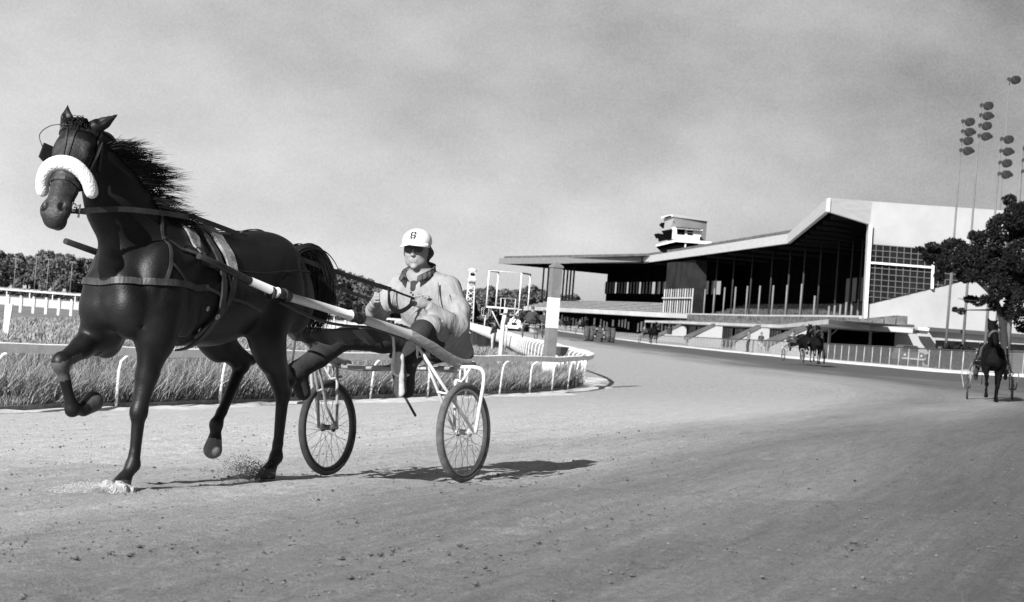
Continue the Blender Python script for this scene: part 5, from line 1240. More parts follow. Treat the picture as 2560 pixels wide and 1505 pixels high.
sulky = sulky_parts(); tag(sulky, 'two-wheeled racing sulky with white shafts and spoked bicycle wheels behind the foreground horse', 'sulky')

# ------------------------------------------------------------------ the driver
SKIN = M('skin', .27, .6, .08, 30, spec=.3); DENIM = M('pale_jacket', .24, .95, .12, 14, bump=.9, bscale=9, stretch=(2.2, 1, .8), v2=.33, spec=.15); TROU = M('dark_trousers', .02, .85, .3, 12, bump=.3, bscale=30)
SHOE = M('black_shoe', .012, .4); SOLE = M('pale_sole', .42, .9, .2, 40); CAPW = M('white_cap', .8, .8); CAPD = M('cap_mesh', .3, .8, .3, 80); HAIRM = M('brown_hair', .03, .7, .4, 40)
HC = V3(-.235, .02, 1.625)   # head centre
fa_ = math.radians(16); FX = V3(math.cos(fa_), math.sin(fa_), -.05); FX /= np.linalg.norm(FX); FY = np.cross(V3(0, 0, 1), FX); FY /= np.linalg.norm(FY); FZ = np.cross(FX, FY); FR3 = [FX, FY, FZ]
def HD(x, y, z): return HC + FX * x + FY * y + FZ * z
def person_body(lod=0):
    s = SDF()
    s.ell(HD(-.01, 0, .045), (.098, .090, .10), .03, FR3); s.ell(HD(.025, 0, -.02), (.075, .082, .085), .03, FR3); s.ell(HD(.030, 0, -.070), (.058, .072, .046), .03, FR3)
    s.ell(HD(.078, 0, -.105), (.022, .024, .018), .02, FR3)
    if lod == 0:
        s.cone(HD(.092, 0, .02), HD(.112, 0, -.018), .010, .014, .012); s.ell(HD(.104, .011, -.022), (.009, .008, .007), .006, FR3); s.ell(HD(.104, -.011, -.022), (.009, .008, .007), .006, FR3)
        for q in (-1, 1):
            s.ell(HD(.088, q * .03, .020), (.016, .018, .012), .012, FR3, -1); s.ell(HD(.074, q * .03, .020), (.014, .014, .012), .006, FR3)
            s.cone(HD(.090, q * .012, .040), HD(.078, q * .045, .040), .009, .008, .012); s.ell(HD(.07, q * .04, -.018), (.022, .02, .02), .02, FR3)
            s.ell(HD(-.01, q * .082, .0), (.022, .010, .032), .01, FR3)
        s.cone(HD(.094, -.022, -.052), HD(.094, .022, -.052), .007, .007, .008); s.cone(HD(.091, -.018, -.064), HD(.091, .018, -.064), .008, .008, .008); s.cone(HD(.102, -.026, -.058), HD(.102, .026, -.058), .0035, .0035, .005, None, -1)
    s.cone(HD(-.02, 0, -.07), (-.30, .02, 1.46), .056, .062, .04)
    # torso, arms and legs run on inside the clothes
    s.chain([(-.30, .02, 1.44), (-.36, .03, 1.25), (-.44, .05, 1.0)], [.10, .13, .13], .05)
    s.cone((-.30, .02, 1.42), (-.31, .20, 1.41), .08, .06, .05); s.cone((-.30, .02, 1.42), (-.31, -.17, 1.42), .08, .06, .05)
    s.chain([(-.31, .21, 1.40), (-.27, .36, 1.12), (-.02, .25, 1.235)], [.05, .042, .03], .02); s.chain([(-.31, -.18, 1.41), (-.20, -.30, 1.15), (.05, -.145, 1.255)], [.05, .042, .03], .02)
    s.chain([(-.44, .14, .99), (.16, .31, 1.04), (.48, .39, .76)], [.09, .06, .04], .03); s.chain([(-.44, -.04, .99), (.20, -.30, 1.0), (.72, -.39, .73)], [.09, .06, .04], .03)
    # hands: palm, four fingers curled over the rein, thumb on the side
    for (wx, wy, wz), sd_ in (((-.02, .25, 1.235), 1), ((.05, -.145, 1.255), -1)):
        W_ = V3(wx, wy, wz); f = V3(.82, -.50 * sd_, .22); f /= np.linalg.norm(f); upv = V3(0, 0, 1); lt = np.cross(upv, f); lt /= np.linalg.norm(lt); pz = np.cross(f, lt)
        s.cone(W_, W_ + f * .03, .026, .030, .015, (1, 1, 1)); s.ell(W_ + f * .055, (.045, .022, .040), .015, [f, lt, pz])
        for k in range(4):
            z = .030 - .019 * k; ln = [.036, .040, .038, .030][k]; b = W_ + f * .085 + pz * z; k1 = b + f * ln * .8 - lt * sd_ * .0; k2 = k1 - lt * sd_ * -.0 + np.array(lt) * (-sd_) * .028 ; k3 = k2 - f * .028
            s.cone(b, k1, .0095, .009, .003); s.cone(k1, k2, .009, .0085, .003); s.cone(k2, k3, .0085, .0075, .003)
        tb = W_ + f * .03 + pz * .032; s.cone(tb, tb + f * .035 + pz * .018, .012, .010, .006); s.cone(tb + f * .035 + pz * .018, tb + f * .065 - lt * sd_ * .012 + pz * .012, .010, .008, .003)
    return s
def jacket(lod=0):
    s = SDF()
    s.chain([(-.32, .03, 1.36), (-.37, .045, 1.20), (-.43, .06, 1.04)], [.155, .165, .175], .08, (.85, 1.15, 1)); s.cone((-.32, -.17, 1.385), (-.33, .23, 1.37), .085, .085, .06)
    s.ell((-.36, .04, 1.28), (.17, .23, .17), .06)
    s.chain([(-.33, .235, 1.36), (-.30, .345, 1.20), (-.26, .365, 1.09)], [.086, .078, .074], .04); s.chain([(-.26, .365, 1.09), (-.14, .33, 1.13), (-.03, .26, 1.22)], [.074, .062, .042], .03)
    s.chain([(-.32, -.185, 1.375), (-.25, -.28, 1.24), (-.19, -.30, 1.15)], [.088, .075, .068], .04); s.chain([(-.19, -.30, 1.15), (-.08, -.24, 1.20), (.04, -.155, 1.245)], [.066, .058, .042], .03)
    # tails spread over the thighs
    s.chain([(-.42, .20, 1.02), (-.25, .25, 1.03), (.03, .30, 1.07)], [.14, .13, .095], .05); s.chain([(-.45, .18, .97), (-.50, .27, .92)], [.12, .07], .05); s.chain([(-.40, -.12, 1.03), (-.25, -.17, 1.03)], [.11, .08], .05)
    # creases
    if lod == 0:
        r = np.random.default_rng(2)
        for k in range(0):
            a = r.uniform(0, 1); b = V3(-.24, .365, 1.10) * (1 - a) + V3(-.10, .31, 1.16) * a; d = V3(r.normal() * .03, .02 * r.normal(), .05) ; s.cone(b + V3(.03, .045, -.02) - d, b + V3(.03, .045, -.02) + d, .010, .008, .03)
        for p, q_ in (((-.20, .22, 1.40), (-.19, .24, 1.18)), ((-.17, .1, 1.25), (-.17, -.02, 1.12)), ((-.16, .12, 1.16), (-.20, .24, 1.08)), ((-.19, -.14, 1.36), (-.18, -.17, 1.2)), ((-.18, .16, 1.3), (-.18, .06, 1.2)), ((-.22, .30, 1.32), (-.22, .33, 1.2))): s.cone(p, q_, .010, .006, .016)
        s.cone((-.16, .17, 1.315), (-.155, .07, 1.31), .006, .006, .012)
        for p, q_ in (((-.20, .30, 1.36), (-.24, .40, 1.22)), ((-.20, .43, 1.20), (-.24, .45, 1.10)), ((-.24, .05, 1.12), (-.22, -.08, 1.06)), ((-.19, .02, 1.20), (-.22, .12, 1.10)), ((-.14, -.30, 1.24), (-.08, -.30, 1.16)), ((-.25, .30, 1.10), (.0, .36, 1.12)), ((-.30, .33, 1.06), (-.1, .38, 1.04))): s.cone(p, q_, .008, .005, .022, None, -1)
        # open neck
        s.cone((-.14, .025, 1.36), (-.24, .02, 1.48), .012, .055, .01, None, -1)
        s.cone((-.24, .02, 1.44), (-.29, .02, 1.60), .062, .075, .01, None, -1)
    # collar
    return s
def trousers():
    s = SDF(); s.chain([(-.46, .05, 1.0), (-.44, .07, .98)], [.15, .15], .05)
    s.chain([(-.43, .15, .985), (-.1, .25, 1.02), (.16, .315, 1.045)], [.115, .10, .078], .05); s.chain([(.16, .315, 1.045), (.33, .355, .89), (.46, .385, .80)], [.078, .072, .062], .03); s.cone((.46, .385, .80), (.44, .375, .64), .06, .055, .03)
    s.chain([(-.43, -.04, .985), (-.1, -.18, 1.0), (.20, -.31, .99)], [.115, .10, .080], .05); s.chain([(.20, -.31, .99), (.45, -.35, .86), (.70, -.385, .74)], [.080, .075, .066], .03); s.cone((.66, -.38, .76), (.60, -.37, .61), .066, .055, .03)
    return s
def shoe(s, heel, toe, sole_dir):
    heel, toe, sd_ = V3(*heel), V3(*toe), V3(*sole_dir); s.cone(heel, toe * .45 + heel * .55, .042, .042, .02); s.cone(toe * .45 + heel * .55, toe, .047, .036, .02); s.cone(heel - sd_ * .01, heel - sd_ * .09, .036, .045, .03); return s
drv = empty('person', mat=FR @ Matrix.Translation(DO)); tag(drv, 'sulky driver in white cap and pale jacket holding the reins, boots braced in the stirrups', 'person')
link('body', person_body().mesh(.0052, 'driver_body', DO), SKIN, drv)
jk = link('jacket', jacket().mesh(.0075, 'driver_jacket', DO), DENIM, drv)
link('trousers', trousers().mesh(.009, 'driver_trousers', DO), TROU, drv)
sole_d = V3(.86, .45, -.05); sole_d /= np.linalg.norm(sole_d)
for (hl, to) in (((.54, .385, .645), (.58, .40, .86)), ((.80, -.385, .66), (.93, -.39, .88))):
    s = shoe(SDF(), hl, to, sole_d); link('shoe', s.mesh(.007, 'shoe', DO), SHOE, drv)
    s = SDF(); a, b = V3(*hl) + sole_d * .034 - V3(0, 0, .01), V3(*to) + sole_d * .034
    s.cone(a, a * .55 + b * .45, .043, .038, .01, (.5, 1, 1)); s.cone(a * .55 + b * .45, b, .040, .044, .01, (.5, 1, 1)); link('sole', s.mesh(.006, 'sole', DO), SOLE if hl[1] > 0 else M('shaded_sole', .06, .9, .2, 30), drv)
# collar, shirt, buttons, hair, brim shade band, cap
COL = M('grey_collar', .07, .9, .2, 30, bump=.4, bscale=60)
q = MB(); dof_ = Vector(DO)
def colr(side):
    P = []
    for i in range(9):
        t = i / 8; a = PI * (1.02 - t * .86) * side; rx, ry = .085, .095; c = Vector((-.285 + .03 * t, .02, 1.485 - .06 * t ** 2)); d = Vector((math.cos(a) * rx * (1 + .1 * t), math.sin(a) * ry, 0))
        P.append((c + d, c + d * 1.22 + Vector((.0, 0, .085 * (1 - .72 * t))), c + d * 1.40 + Vector((.01, 0, .010 - .03 * t))))
    for i in range(8):
        A_, B_ = P[i], P[i + 1]
        for k in (0, 1): q.add([A_[k] - dof_, B_[k] - dof_, B_[k + 1] - dof_, A_[k + 1] - dof_], [(0, 1, 2, 3)], smooth=True)
colr(1); colr(-1)
o = q.build('collar', COL, drv); mdf = o.modifiers.new('thick', 'SOLIDIFY'); mdf.thickness = .008
s = SDF(); s.cone((-.255, .02, 1.455), (-.195, .022, 1.36), .062, .03, .03, (.7, 1, 1)); link('shirt', s.mesh(.006, 'shirt', DO), M('dark_shirt', .03, .9), drv)
q = MB()
for y, z, x in ((.025, 1.33, -.165), (-.085, 1.435, -.225), (.12, 1.43, -.225), (.10, 1.31, -.155)): q.lathe([(0, 0), (.009, 0), (.009, .004), (0, .004)], 8, mat=Matrix.Translation(Vector((x + .01, y, z)) - dof_) @ Matrix.Rotation(PI / 2, 4, 'Y'))
q.build('buttons', DARK, drv)
s = SDF(); s.ell(HD(-.035, 0, .02), (.085, .088, .085), .03, FR3); s.ell(HD(-.07, 0, -.05), (.045, .075, .055), .03, FR3)
for k in (-1, 1): s.ell(HD(-.025, k * .08, .0), (.042, .020, .062), .02, FR3); s.ell(HD(-.05, k * .088, -.005), (.035, .025, .03), .02, FR3)
link('hair', s.mesh(.006, 'hair', DO), HAIRM, drv)
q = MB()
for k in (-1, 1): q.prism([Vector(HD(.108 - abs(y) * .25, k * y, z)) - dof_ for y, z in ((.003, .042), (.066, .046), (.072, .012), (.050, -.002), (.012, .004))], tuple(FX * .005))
q.tube([Vector(HD(.1, -.07, .03)) - dof_, Vector(HD(.112, 0, .03)) - dof_, Vector(HD(.1, .07, .03)) - dof_], .003, 5); q.build('brim_shade_band', LEATH, drv)  # dark plates over the eyes stand in for the peak's shadow
s = SDF(); s.ell(HD(-.008, 0, .078), (.120, .107, .094), .02, FR3); me = None
s.ell(HD(.0, 0, -.045), (.20, .18, .118), .006, FR3, -1)
def capm(c):
    c = c + np.array(DO); x = (c - HC) @ FX; return np.where(x < -.035, 1, 0)
me = s.mesh(.0055, 'cap', DO); setmat(me, capm); cap = link('cap', me, [CAPW, CAPD], drv)
q = MB(); vs = []; n_ = 12
for k, (rx, dz) in enumerate(((.085, 0), (.165, -.018))):
    for i in range(n_ + 1):
        a = -PI * .42 + PI * .84 * i / n_; rr = rx + (.0 if k == 0 else .02 * math.cos(a)); vs.append(Vector(HD(math.cos(a) * rr * 1.08 + .0, math.sin(a) * (.102 if k == 0 else .116), .074 + dz - (.020 * abs(math.sin(a)) if k else .004))) - dof_)
q.add(vs, [(i, i + 1, n_ + 2 + i, n_ + 1 + i) for i in range(n_)], smooth=True); o = q.build('peak', CAPW, cap); mdf = o.modifiers.new('thick', 'SOLIDIFY'); mdf.thickness = .006; mdf.offset = 1
# monogram stitched on the front of the cap: interlocked letters
def cp(y, z):  # point on the crown front
    zz_c = .078; t = 1 - (y / .107) ** 2 - ((z - zz_c) / .094) ** 2; return Vector(HD(-.008 + .120 * math.sqrt(max(t, .05)) + .0035, y, z)) - dof_
q = MB(); g = .023; z0 = .122
def stroke(P, r_=.0032): q.tube([cp(a, b) for a, b in P], r_, 5)
for yy in (-.012, .012): stroke([(yy, z0 - g), (yy, z0), (yy, z0 + g)], .0042); stroke([(yy - .008, z0 - g), (yy + .008, z0 - g)], .0026); stroke([(yy - .008, z0 + g), (yy + .008, z0 + g)], .0026)
stroke([(-.012, z0), (.012, z0)], .004); stroke([(.024, z0 + .006), (.020, z0 + .014), (.008, z0 + .018), (-.012, z0 + .017), (-.022, z0 + .009), (-.018, z0 + .003)]); stroke([(-.024, z0 - .006), (-.020, z0 - .014), (-.008, z0 - .018), (.012, z0 - .017), (.022, z0 - .009), (.018, z0 - .003)])
q.build('monogram', LEATH, cap)
#@@PART5
# ------------------------------------------------------------------ other rigs on the track (lighter copies)
hs2, *_r = horse_sdf(1)
h2me = hs2.mesh(.028, 'far_horse_body', HO, zmin=.088)
BLKH = M('far_dark_hide', .003, .7, .3, 5, spec=.08)
far_h = empty('far_horse'); link('body', h2me, BLKH, far_h)
strands('mane', gl, 160, .012, .05, far_h, HO, seed=8); strands('tail', gt, 160, .014, .05, far_h, HO, seed=9)
q = MB(); arc2 = [Vector(p) - Vector(HO) for p in arc]; q.tube(arc2, .035, 8); far_h_roll = q.build('noseband', DARK, far_h)
far_p = empty('person'); link('body', person_body(1).mesh(.02, 'far_body', DO), M('far_skin', .25, .7), far_p); link('jacket', jacket(1).mesh(.022, 'far_jacket', DO), M('far_jacket_dark', .04, .9), far_p); link('trousers', trousers().mesh(.022, 'far_trousers', DO), TROU, far_p)
s = SDF(); s.ell(HD(-.0, 0, .07), (.13, .11, .10), .02, FR3); link('helmet', s.mesh(.02, 'far_helmet', DO), M('far_helmet_m', .06, .5), far_p)
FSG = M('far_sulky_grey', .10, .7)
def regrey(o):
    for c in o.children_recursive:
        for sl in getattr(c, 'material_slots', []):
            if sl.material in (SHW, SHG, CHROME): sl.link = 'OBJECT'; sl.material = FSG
def rig(px, py, Y, az, what, labs, scale=1.0, first=[True]):
    P = at(px, py, Y); fr = rigframe(P.x, Y, az, P.z, bank=.04)
    outs = []
    for k, lb in zip(what, labs):
        if k == 'h': o = copy_tree(far_h) if rig.used[0] else far_h; rig.used[0] = 1; o.matrix_world = fr @ Matrix.Translation(HO) @ Matrix.Translation((0, 0, -.09)); tag(o, lb, 'horse', 'horses training on the track'); o.name = 'harness_horse'
        if k == 's':
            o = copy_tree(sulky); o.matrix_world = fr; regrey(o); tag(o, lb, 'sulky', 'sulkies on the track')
        if k == 'p': o = copy_tree(far_p) if rig.used[1] else far_p; rig.used[1] = 1; o.matrix_world = fr @ Matrix.Translation(DO); tag(o, lb, 'person', 'drivers out on the track')
        outs.append(o)
    return outs
rig.used = [0, 0]
# head-on rig at the right edge
P = at(2470, 1006, 43.5)
rig(2473, 1004, 46.5, 14, 'hsp', ['black horse trotting straight at the camera at the right edge under the big tree', 'sulky seen head-on behind the black horse at the right edge', 'driver mostly hidden behind the head-on black horse at the right edge'])
# pair with a cart before the stand
rig(1982, 903, 100, -8, 'hsp', ['left and rear dark horse of the close pair in front of the grandstand', 'sulky of the close pair, its wheel showing at their left', 'driver half hidden between the close pair of horses'])
rig(2034, 909, 98, 6, 'hs', ['right and nearer dark horse of the close pair in front of the grandstand', 'sulky hidden behind the right horse of the close pair'])
# single rig by the fence, left
rig(1612, 858, 172, -16, 'hsp', ['single dark horse trotting beside the fence right of the tractor', 'sulky trailing the single horse right of the tractor', 'driver in the sulky right of the tractor'])
# rig going away near the rail
def away(px, py, Y, az, labs, what='sp'): return rig(px, py, Y, az, what, labs)
away(1331, 845, 100, 186, ['sulky rolling away from the camera just beyond the white rail', 'driver seen from behind just beyond the white rail, left of the striped pole'])
away(1362, 850, 105, 200, ['sulky partly hidden by the striped marker pole', 'driver partly hidden by the striped marker pole'])
rig(1450, 834, 215, -12, 'hsp', ['small dark horse at the fence behind the tractor', 'sulky of the small horse behind the tractor', 'driver of the small horse behind the tractor'])
rig(1346, 824, 245, 12, 'hp', ['distant dark horse just left of the striped marker pole, on the far track', 'distant driver just left of the striped marker pole'])
rig(1330, 822, 262, 20, 'h', ['distant dark horse in the middle of the far cluster left of the striped pole'])
rig(1309, 821, 285, 5, 'hp', ['farthest dark horse, leftmost of the far cluster near the white van', 'farthest driver, leftmost of the far cluster near the white van'])
rig(1400, 826, 270, -30, 'hp', ['pale-lit small horse just right of the striped pole on the far track', 'small driver just right of the striped pole on the far track'])

# ------------------------------------------------------------------ tractor with drag harrow, driving away
P = at(1497, 856, 200); tr = empty('tractor', (P.x, 200, P.z), R(4)); tag(tr, 'dark tractor with dual rear wheels driving away down the middle of the track', 'tractor')
TP = M('tractor_paint', .06, .5, .3, 2); TY = M('tractor_tyre', .07, .85, .3, 3)
for x in (-1.48, -.92, .92, 1.48):
    w_ = MB(); pr = [(.0, -.2), (.4, -.2), (.42, -.08), (.55, -.1), (.72, -.24), (.84, -.2), (.86, 0), (.84, .2), (.72, .24), (.55, .1), (.42, .08), (.4, .2), (0, .2)]
    w_.lathe(pr, 24, mat=Matrix.Translation((x, 0, .86)) @ Matrix.Rotation(PI / 2, 4, 'Y'))
    for i in range(22):
        a = 2 * PI * i / 22; w_.box((x + (.1 if i % 2 else -.1), math.cos(a) * .87, .86 + math.sin(a) * .87), (.26, .07, .07), mat=Matrix.Rotation(a, 3, 'X'))
    w_.build('rear_wheel', TY, tr)
for x in (-.6, .6): MB().lathe([(0, -.12), (.36, -.12), (.4, 0), (.36, .12), (0, .12)], 18, mat=Matrix.Translation((x, 2.3, .4)) @ Matrix.Rotation(PI / 2, 4, 'Y')).build('front_wheel', TY, tr)
q = MB(); q.box((0, 1.6, 1.1), (.6, 2.0, .75)); q.box((0, .1, .85), (.7, 1.0, .6)); q.box((0, 0, .86), (3.0, .22, .22)); q.box((0, -.25, 1.2), (.55, .5, .1)); q.box((0, -.48, 1.42), (.5, .08, .4)); q.build('chassis', TP, tr)
for x in (-.75, .75): q = MB(); q.prism([(x - .2, -.75, 1.45), (x - .2, -.4, 1.82), (x - .2, .4, 1.82), (x - .2, .8, 1.4), (x - .2, .75, 1.35), (x - .2, .38, 1.75), (x - .2, -.38, 1.75), (x - .2, -.7, 1.4)], (.4, 0, 0)); q.build('mudguard', TP, tr)
q = MB(); q.tube([(0, .75, 1.3), (0, .55, 1.6)], .03, 6); q.lathe([(.17, 0), (.2, .02), (.17, .03)], 12, mat=Matrix.Translation((0, .52, 1.63)) @ Matrix.Rotation(.5, 4, 'X')); q.build('steering_wheel', DARK, tr)
q = MB(); q.tube([(.15, 1.4, 1.4), (.15, 1.4, 2.1)], .04, 7); q.build('exhaust', DARK, tr)
# seated person on the tractor and standing people share one sculptor
def figure(pose, jm, tm, lab, loc, rz, group=None, z=None):
    root = empty('person', loc, rz); tag(root, lab, 'person', group); s = SDF()
    s.ell((0, 0, 1.63), (.10, .078, .125), .03); s.cone((0, 0, 1.5), (0, 0, 1.42), .055, .06, .03); s.ell((.0, .105, 1.63), (.02, .02, .03), .02); s.chain([(0, 0, 1.40), (0, 0, 1.1), (0, 0, .95)], [.12, .11, .12], .05)
    j = SDF(); t = SDF(); j.cone((-.15, 0, 1.40), (.15, 0, 1.40), .085, .085, .05); j.chain([(0, 0, 1.38), (0, 0, 1.15), (0, 0, .98)], [.15, .135, .145], .06, (1.1, .8, 1))
    if pose == 'stand':
        t.chain([(-.08, 0, .97), (-.10, .02, .52), (-.11, 0, .08)], [.105, .075, .055], .04); t.chain([(.08, 0, .97), (.12, .05, .52), (.13, .02, .08)], [.105, .075, .055], .04)
        j.chain([(-.19, 0, 1.38), (-.27, .02, 1.12), (-.15, .14, .98)], [.07, .055, .042], .03); j.chain([(.19, 0, 1.38), (.27, .02, 1.12), (.17, .16, 1.05)], [.07, .055, .042], .03)
        hp = [(-.12, .17, .96), (.13, .20, 1.06)]; ft = [(-.11, .0, .05), (.13, .02, .05)]; s.chain([(-.08, 0, .95), (-.1, 0, .5), (-.11, 0, .1)], [.06, .05, .04], .03); s.chain([(.08, 0, .95), (.12, 0, .5), (.13, 0, .1)], [.06, .05, .04], .03)
    else:
        t.chain([(-.09, 0, .93), (-.16, .42, .95), (-.18, .5, .52)], [.11, .08, .06], .04); t.chain([(.09, 0, .93), (.16, .42, .95), (.18, .5, .52)], [.11, .08, .06], .04)
        j.chain([(-.19, 0, 1.38), (-.24, .12, 1.15), (-.12, .38, 1.16)], [.07, .055, .042], .03); j.chain([(.19, 0, 1.38), (.24, .12, 1.15), (.12, .38, 1.16)], [.07, .055, .042], .03)
        hp = [(-.10, .44, 1.18), (.10, .44, 1.18)]; ft = [(-.18, .52, .48), (.18, .52, .48)]; s.chain([(-.09, 0, .93), (-.16, .42, .95), (-.18, .5, .5)], [.06, .05, .04], .03); s.chain([(.09, 0, .93), (.16, .42, .95), (.18, .5, .5)], [.06, .05, .04], .03)
    for i, h_ in enumerate(hp):
        h_ = V3(*h_); sd_ = -1 if i == 0 else 1; s.chain([(sd_ * .19, 0, 1.38), (sd_ * .26, .05, 1.13), tuple(h_ + V3(0, -.06, 0))], [.05, .04, .028], .02); s.ell(tuple(h_), (.035, .045, .02), .02)
        for k in range(4): s.cone(h_ + V3(-.024 + .016 * k, .03, 0), h_ + V3(-.026 + .017 * k, .075 - .006 * abs(k - 1.5), -.02), .009, .008, .004)
        s.cone(h_ + V3(-sd_ * .03, 0, 0), h_ + V3(-sd_ * .055, .035, .0), .011, .009, .005)
    link('body', s.mesh(.013, 'figure_body'), M('far_skin', .25), root); link('jacket', j.mesh(.016, 'figure_jacket'), jm, root); link('trousers', t.mesh(.016, 'figure_trousers'), tm, root)
    hr = SDF(); hr.ell((0, -.02, 1.69), (.108, .10, .09), .02); link('hair', hr.mesh(.016, 'figure_hair'), HAIRM, root); sh_ = SDF()
    for f in ft: sh_.cone((f[0], f[1] - .04, f[2]), (f[0], f[1] + .14, f[2] - .01), .045, .035, .02)
    link('shoes', sh_.mesh(.014, 'figure_shoes'), SHOE, root); return root
JD = M('dark_coat', .035, .9); JW = M('pale_clothes', .45, .9); JG = M('grey_coat', .12, .9)
mw = tr.matrix_basis.copy(); p = mw @ Vector((0, -.22, .32)) 
figure('sit', JD, JD, 'person in a dark coat sitting on the tractor seat, seen from behind', tuple(p), R(4))
for px_, pyb, jm, tm, lab, a in [(1900, 884, JD, JW, 'bystander in dark top and white trousers at the fence left of the pair', 2.6), (1869, 880, JG, JD, 'bystander in grey by the fence, next to the one in white trousers', 1.8)]:
    p = at(px_, pyb, 146); figure('stand', jm, tm, lab, (p.x, 146, p.z), a, 'bystanders at the outer fence')
p = at(1233, 862, 110); figure('stand', JD, JW, 'person in dark jacket beside the thick post of the largest frame', (p.x, 110, 0), 1.0)
# drag harrow
P = at(1500, 861, 193); root = empty('drag_harrow', (P.x, 193, P.z), R(4)); tag(root, 'low wide drag harrow towed behind the tractor', 'harrow')
q = MB(); q.tube([(-3.4, 0, .14), (3.6, 0, .14)], .13, 6); q.tube([(-3.2, -1.0, .1), (3.4, -1.0, .1)], .08, 6); q.build('drag_bar', DARK, root)
q = MB(); [q.beam((-3.2 + .3 * i, -1.2, .05), (-3.2 + .3 * i, .1, .07), .05, .05) for i in range(23)]; q.build('harrow_mat', M('rusty_steel', .09, .8), root)
q = MB(); q.tube([(-1.5, 0, .15), (0, 6.2, .6)], .04, 5); q.tube([(1.5, 0, .15), (0, 6.2, .6)], .04, 5); q.build('tow_chain', DARK, root)
# litter bin on the stair
p = at(1673, 836, 330); root = empty('litter_bin', (p.x, 330, p.z)); tag(root, 'small dark litter drum standing on the pale stair flank', 'bin')
MB().lathe([(.0, 0), (.42, 0), (.5, .1), (.52, 1.2), (.6, 1.25), (.6, 1.35), (0, 1.35)], 14).build('drum', DARK, root); MB().lathe([(.61, 1.24), (.64, 1.3), (.61, 1.36)], 14).build('rim', DARK, root)

# ------------------------------------------------------------------ clods on the track
def clodmesh(name, P, sz, mat, lab, cat, seed):
    r = np.random.default_rng(seed); ico = np.array([(0, 0, 1), (.9, 0, .3), (.28, .85, .3), (-.72, .53, .3), (-.72, -.53, .3), (.28, -.85, .3), (0, 0, -.8)]); n = len(P)
    J = ico[None] * (1 + r.normal(0, .22, (n, 7, 1))); ang = r.uniform(0, 6.28, n); ca, sa = np.cos(ang)[:, None], np.sin(ang)[:, None]
    X = J[:, :, 0] * ca - J[:, :, 1] * sa; Y = J[:, :, 0] * sa + J[:, :, 1] * ca; V = np.stack([X, Y, J[:, :, 2] * .7], 2) * sz[:, None, None] + P[:, None, :]
    T = [(0, 1, 2), (0, 2, 3), (0, 3, 4), (0, 4, 5), (0, 5, 1), (6, 2, 1), (6, 3, 2), (6, 4, 3), (6, 5, 4), (6, 1, 5)]
    F_ = (np.arange(n)[:, None, None] * 7 + np.array(T)[None]).reshape(-1, 3); o = link(name, npmesh(name, V.reshape(-1, 3), F_, False), mat); return tag(o, lab, cat, kind='stuff')
CLD = M('clod_earth', .08, .95, .4, 30, v2=.17); CLDD = M('clod_dark', .07, .95, .4, 30, v2=.12)
def scatter(n, zmax, pw, s0, s1, seed):
    r = np.random.default_rng(seed); Y = 4.2 + (zmax - 4.2) * r.uniform(0, 1, n) ** pw; X = Y * r.uniform(-.31, .31, n); d = dist_rail(X, Y); k = d > .6; X, Y, d = X[k], Y[k], d[k]
    cl = vnoise(X * 1.5, Y * 1.5, 33); k = r.uniform(0, 1, len(X)) < (.45 + cl); X, Y, d = X[k], Y[k], d[k]
    Z = gz_d(X, Y, d) + .006; sz = s0 + (s1 - s0) * r.uniform(0, 1, len(X)) ** 5; return np.stack([X, Y, Z], 1), sz
P, sz = scatter(30000, 26, 1.25, .002, .012, 1); clodmesh('dirt_clods', P, sz, CLD, 'small pale clods scattered over the raked dirt track', 'dirt', 1)
P, sz = scatter(3000, 22, 1.2, .003, .020, 2); clodmesh('dark_clods', P, sz, CLDD, 'dark crumbs of earth and manure lying on the track', 'dirt', 2)
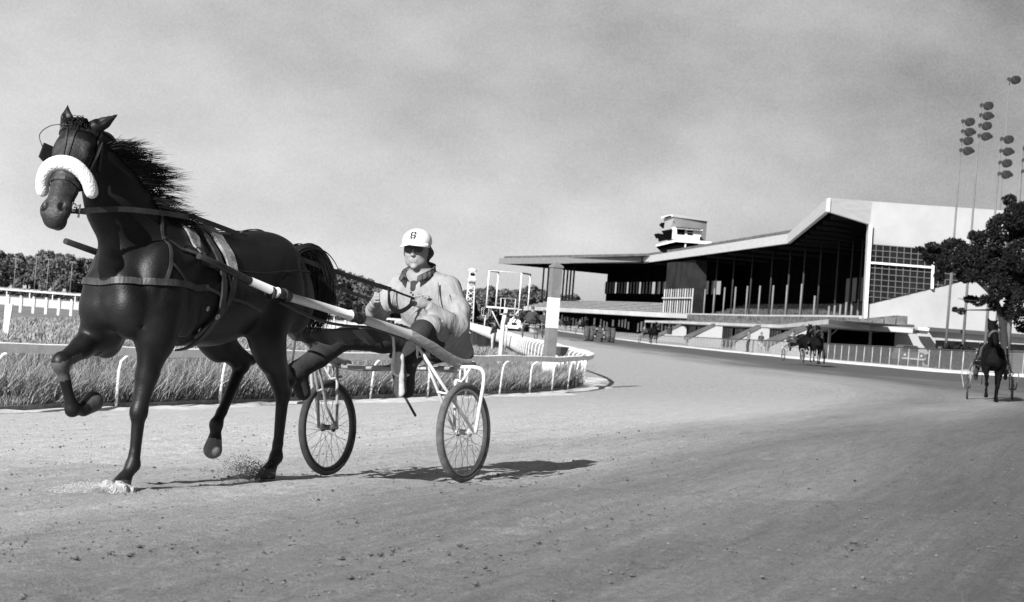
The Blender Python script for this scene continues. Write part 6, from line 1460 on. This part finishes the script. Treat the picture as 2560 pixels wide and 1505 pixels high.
# dirt thrown up by the hooves and wheels
def spray(n, c, ext, vel, s0, s1, mat, name, lab, seed):
    r = np.random.default_rng(seed); t = r.uniform(0, 1, n) ** .8; th = r.normal(0, .5, (n, 3)); P = np.array(c) + t[:, None] * np.array(vel) + th * np.array(ext) * (0.3 + t[:, None]); M_ = np.array(FR); W_ = P @ M_[:3, :3].T + M_[:3, 3]
    g = gz_d(W_[:, 0], W_[:, 1], dist_rail(W_[:, 0], W_[:, 1])); W_[:, 2] = np.maximum(W_[:, 2], g + .004); return clodmesh(name, W_, s0 + (s1 - s0) * r.uniform(0, 1, n) ** 3, mat, lab, 'flying dirt', seed)
DUST = M('thrown_sand', .5, .95, .2, 30)
spray(3200, (1.64, .10, .09), (.15, .11, .07), (.26, -.02, .10), .002, .006, CLD, 'hind_hoof_spray', 'spray of dirt thrown up round the planted hind hoof', 5)
spray(7000, (3.02, .10, .10), (.13, .10, .035), (.26, -.04, .01), .002, .006, DUST, 'fore_hoof_spray', 'pale sand burst round the planted fore hoof', 6)
spray(130, (.6, -.1, .15), (.7, .6, .25), (-.2, 0, .15), .002, .008, CLDD, 'wheel_spray', 'dark specks of dirt flying between the sulky wheels', 7)
P, sz = scatter(0, 20, 1, .01, .02, 3) if False else (None, None)
# sand heaped over the fore hoof
s = SDF(); c = V3(3.04, .10, .085)
s.ell(c + V3(.0, 0, 0), (.14, .095, .062), .03); s.ell(c + V3(.14, -.02, -.005), (.12, .08, .038), .03); s.ell(c + V3(-.06, .02, .0), (.07, .07, .03), .03)
hp_ = s.mesh(.008, 'sand_heap')
co = np.zeros(len(hp_.vertices) * 3); hp_.vertices.foreach_get('co', co); co = co.reshape(-1, 3)
co[:, 2] += vnoise(co[:, 0] * 28, co[:, 1] * 28, 61) * .030 + vnoise(co[:, 0] * 75, co[:, 1] * 75, 62) * .014; co[:, 0] += vnoise(co[:, 1] * 22, co[:, 2] * 40, 63) * .05; hp_.vertices.foreach_set('co', co.ravel()); hp_.update(); o = link('sand_heap', hp_, M('heaped_sand', .55, .95, .2, 40, bump=1.0, bscale=120)); o.matrix_world = FR; tag(o, 'small heap of pale sand ploughed up over the planted fore hoof', 'sand', kind='stuff')
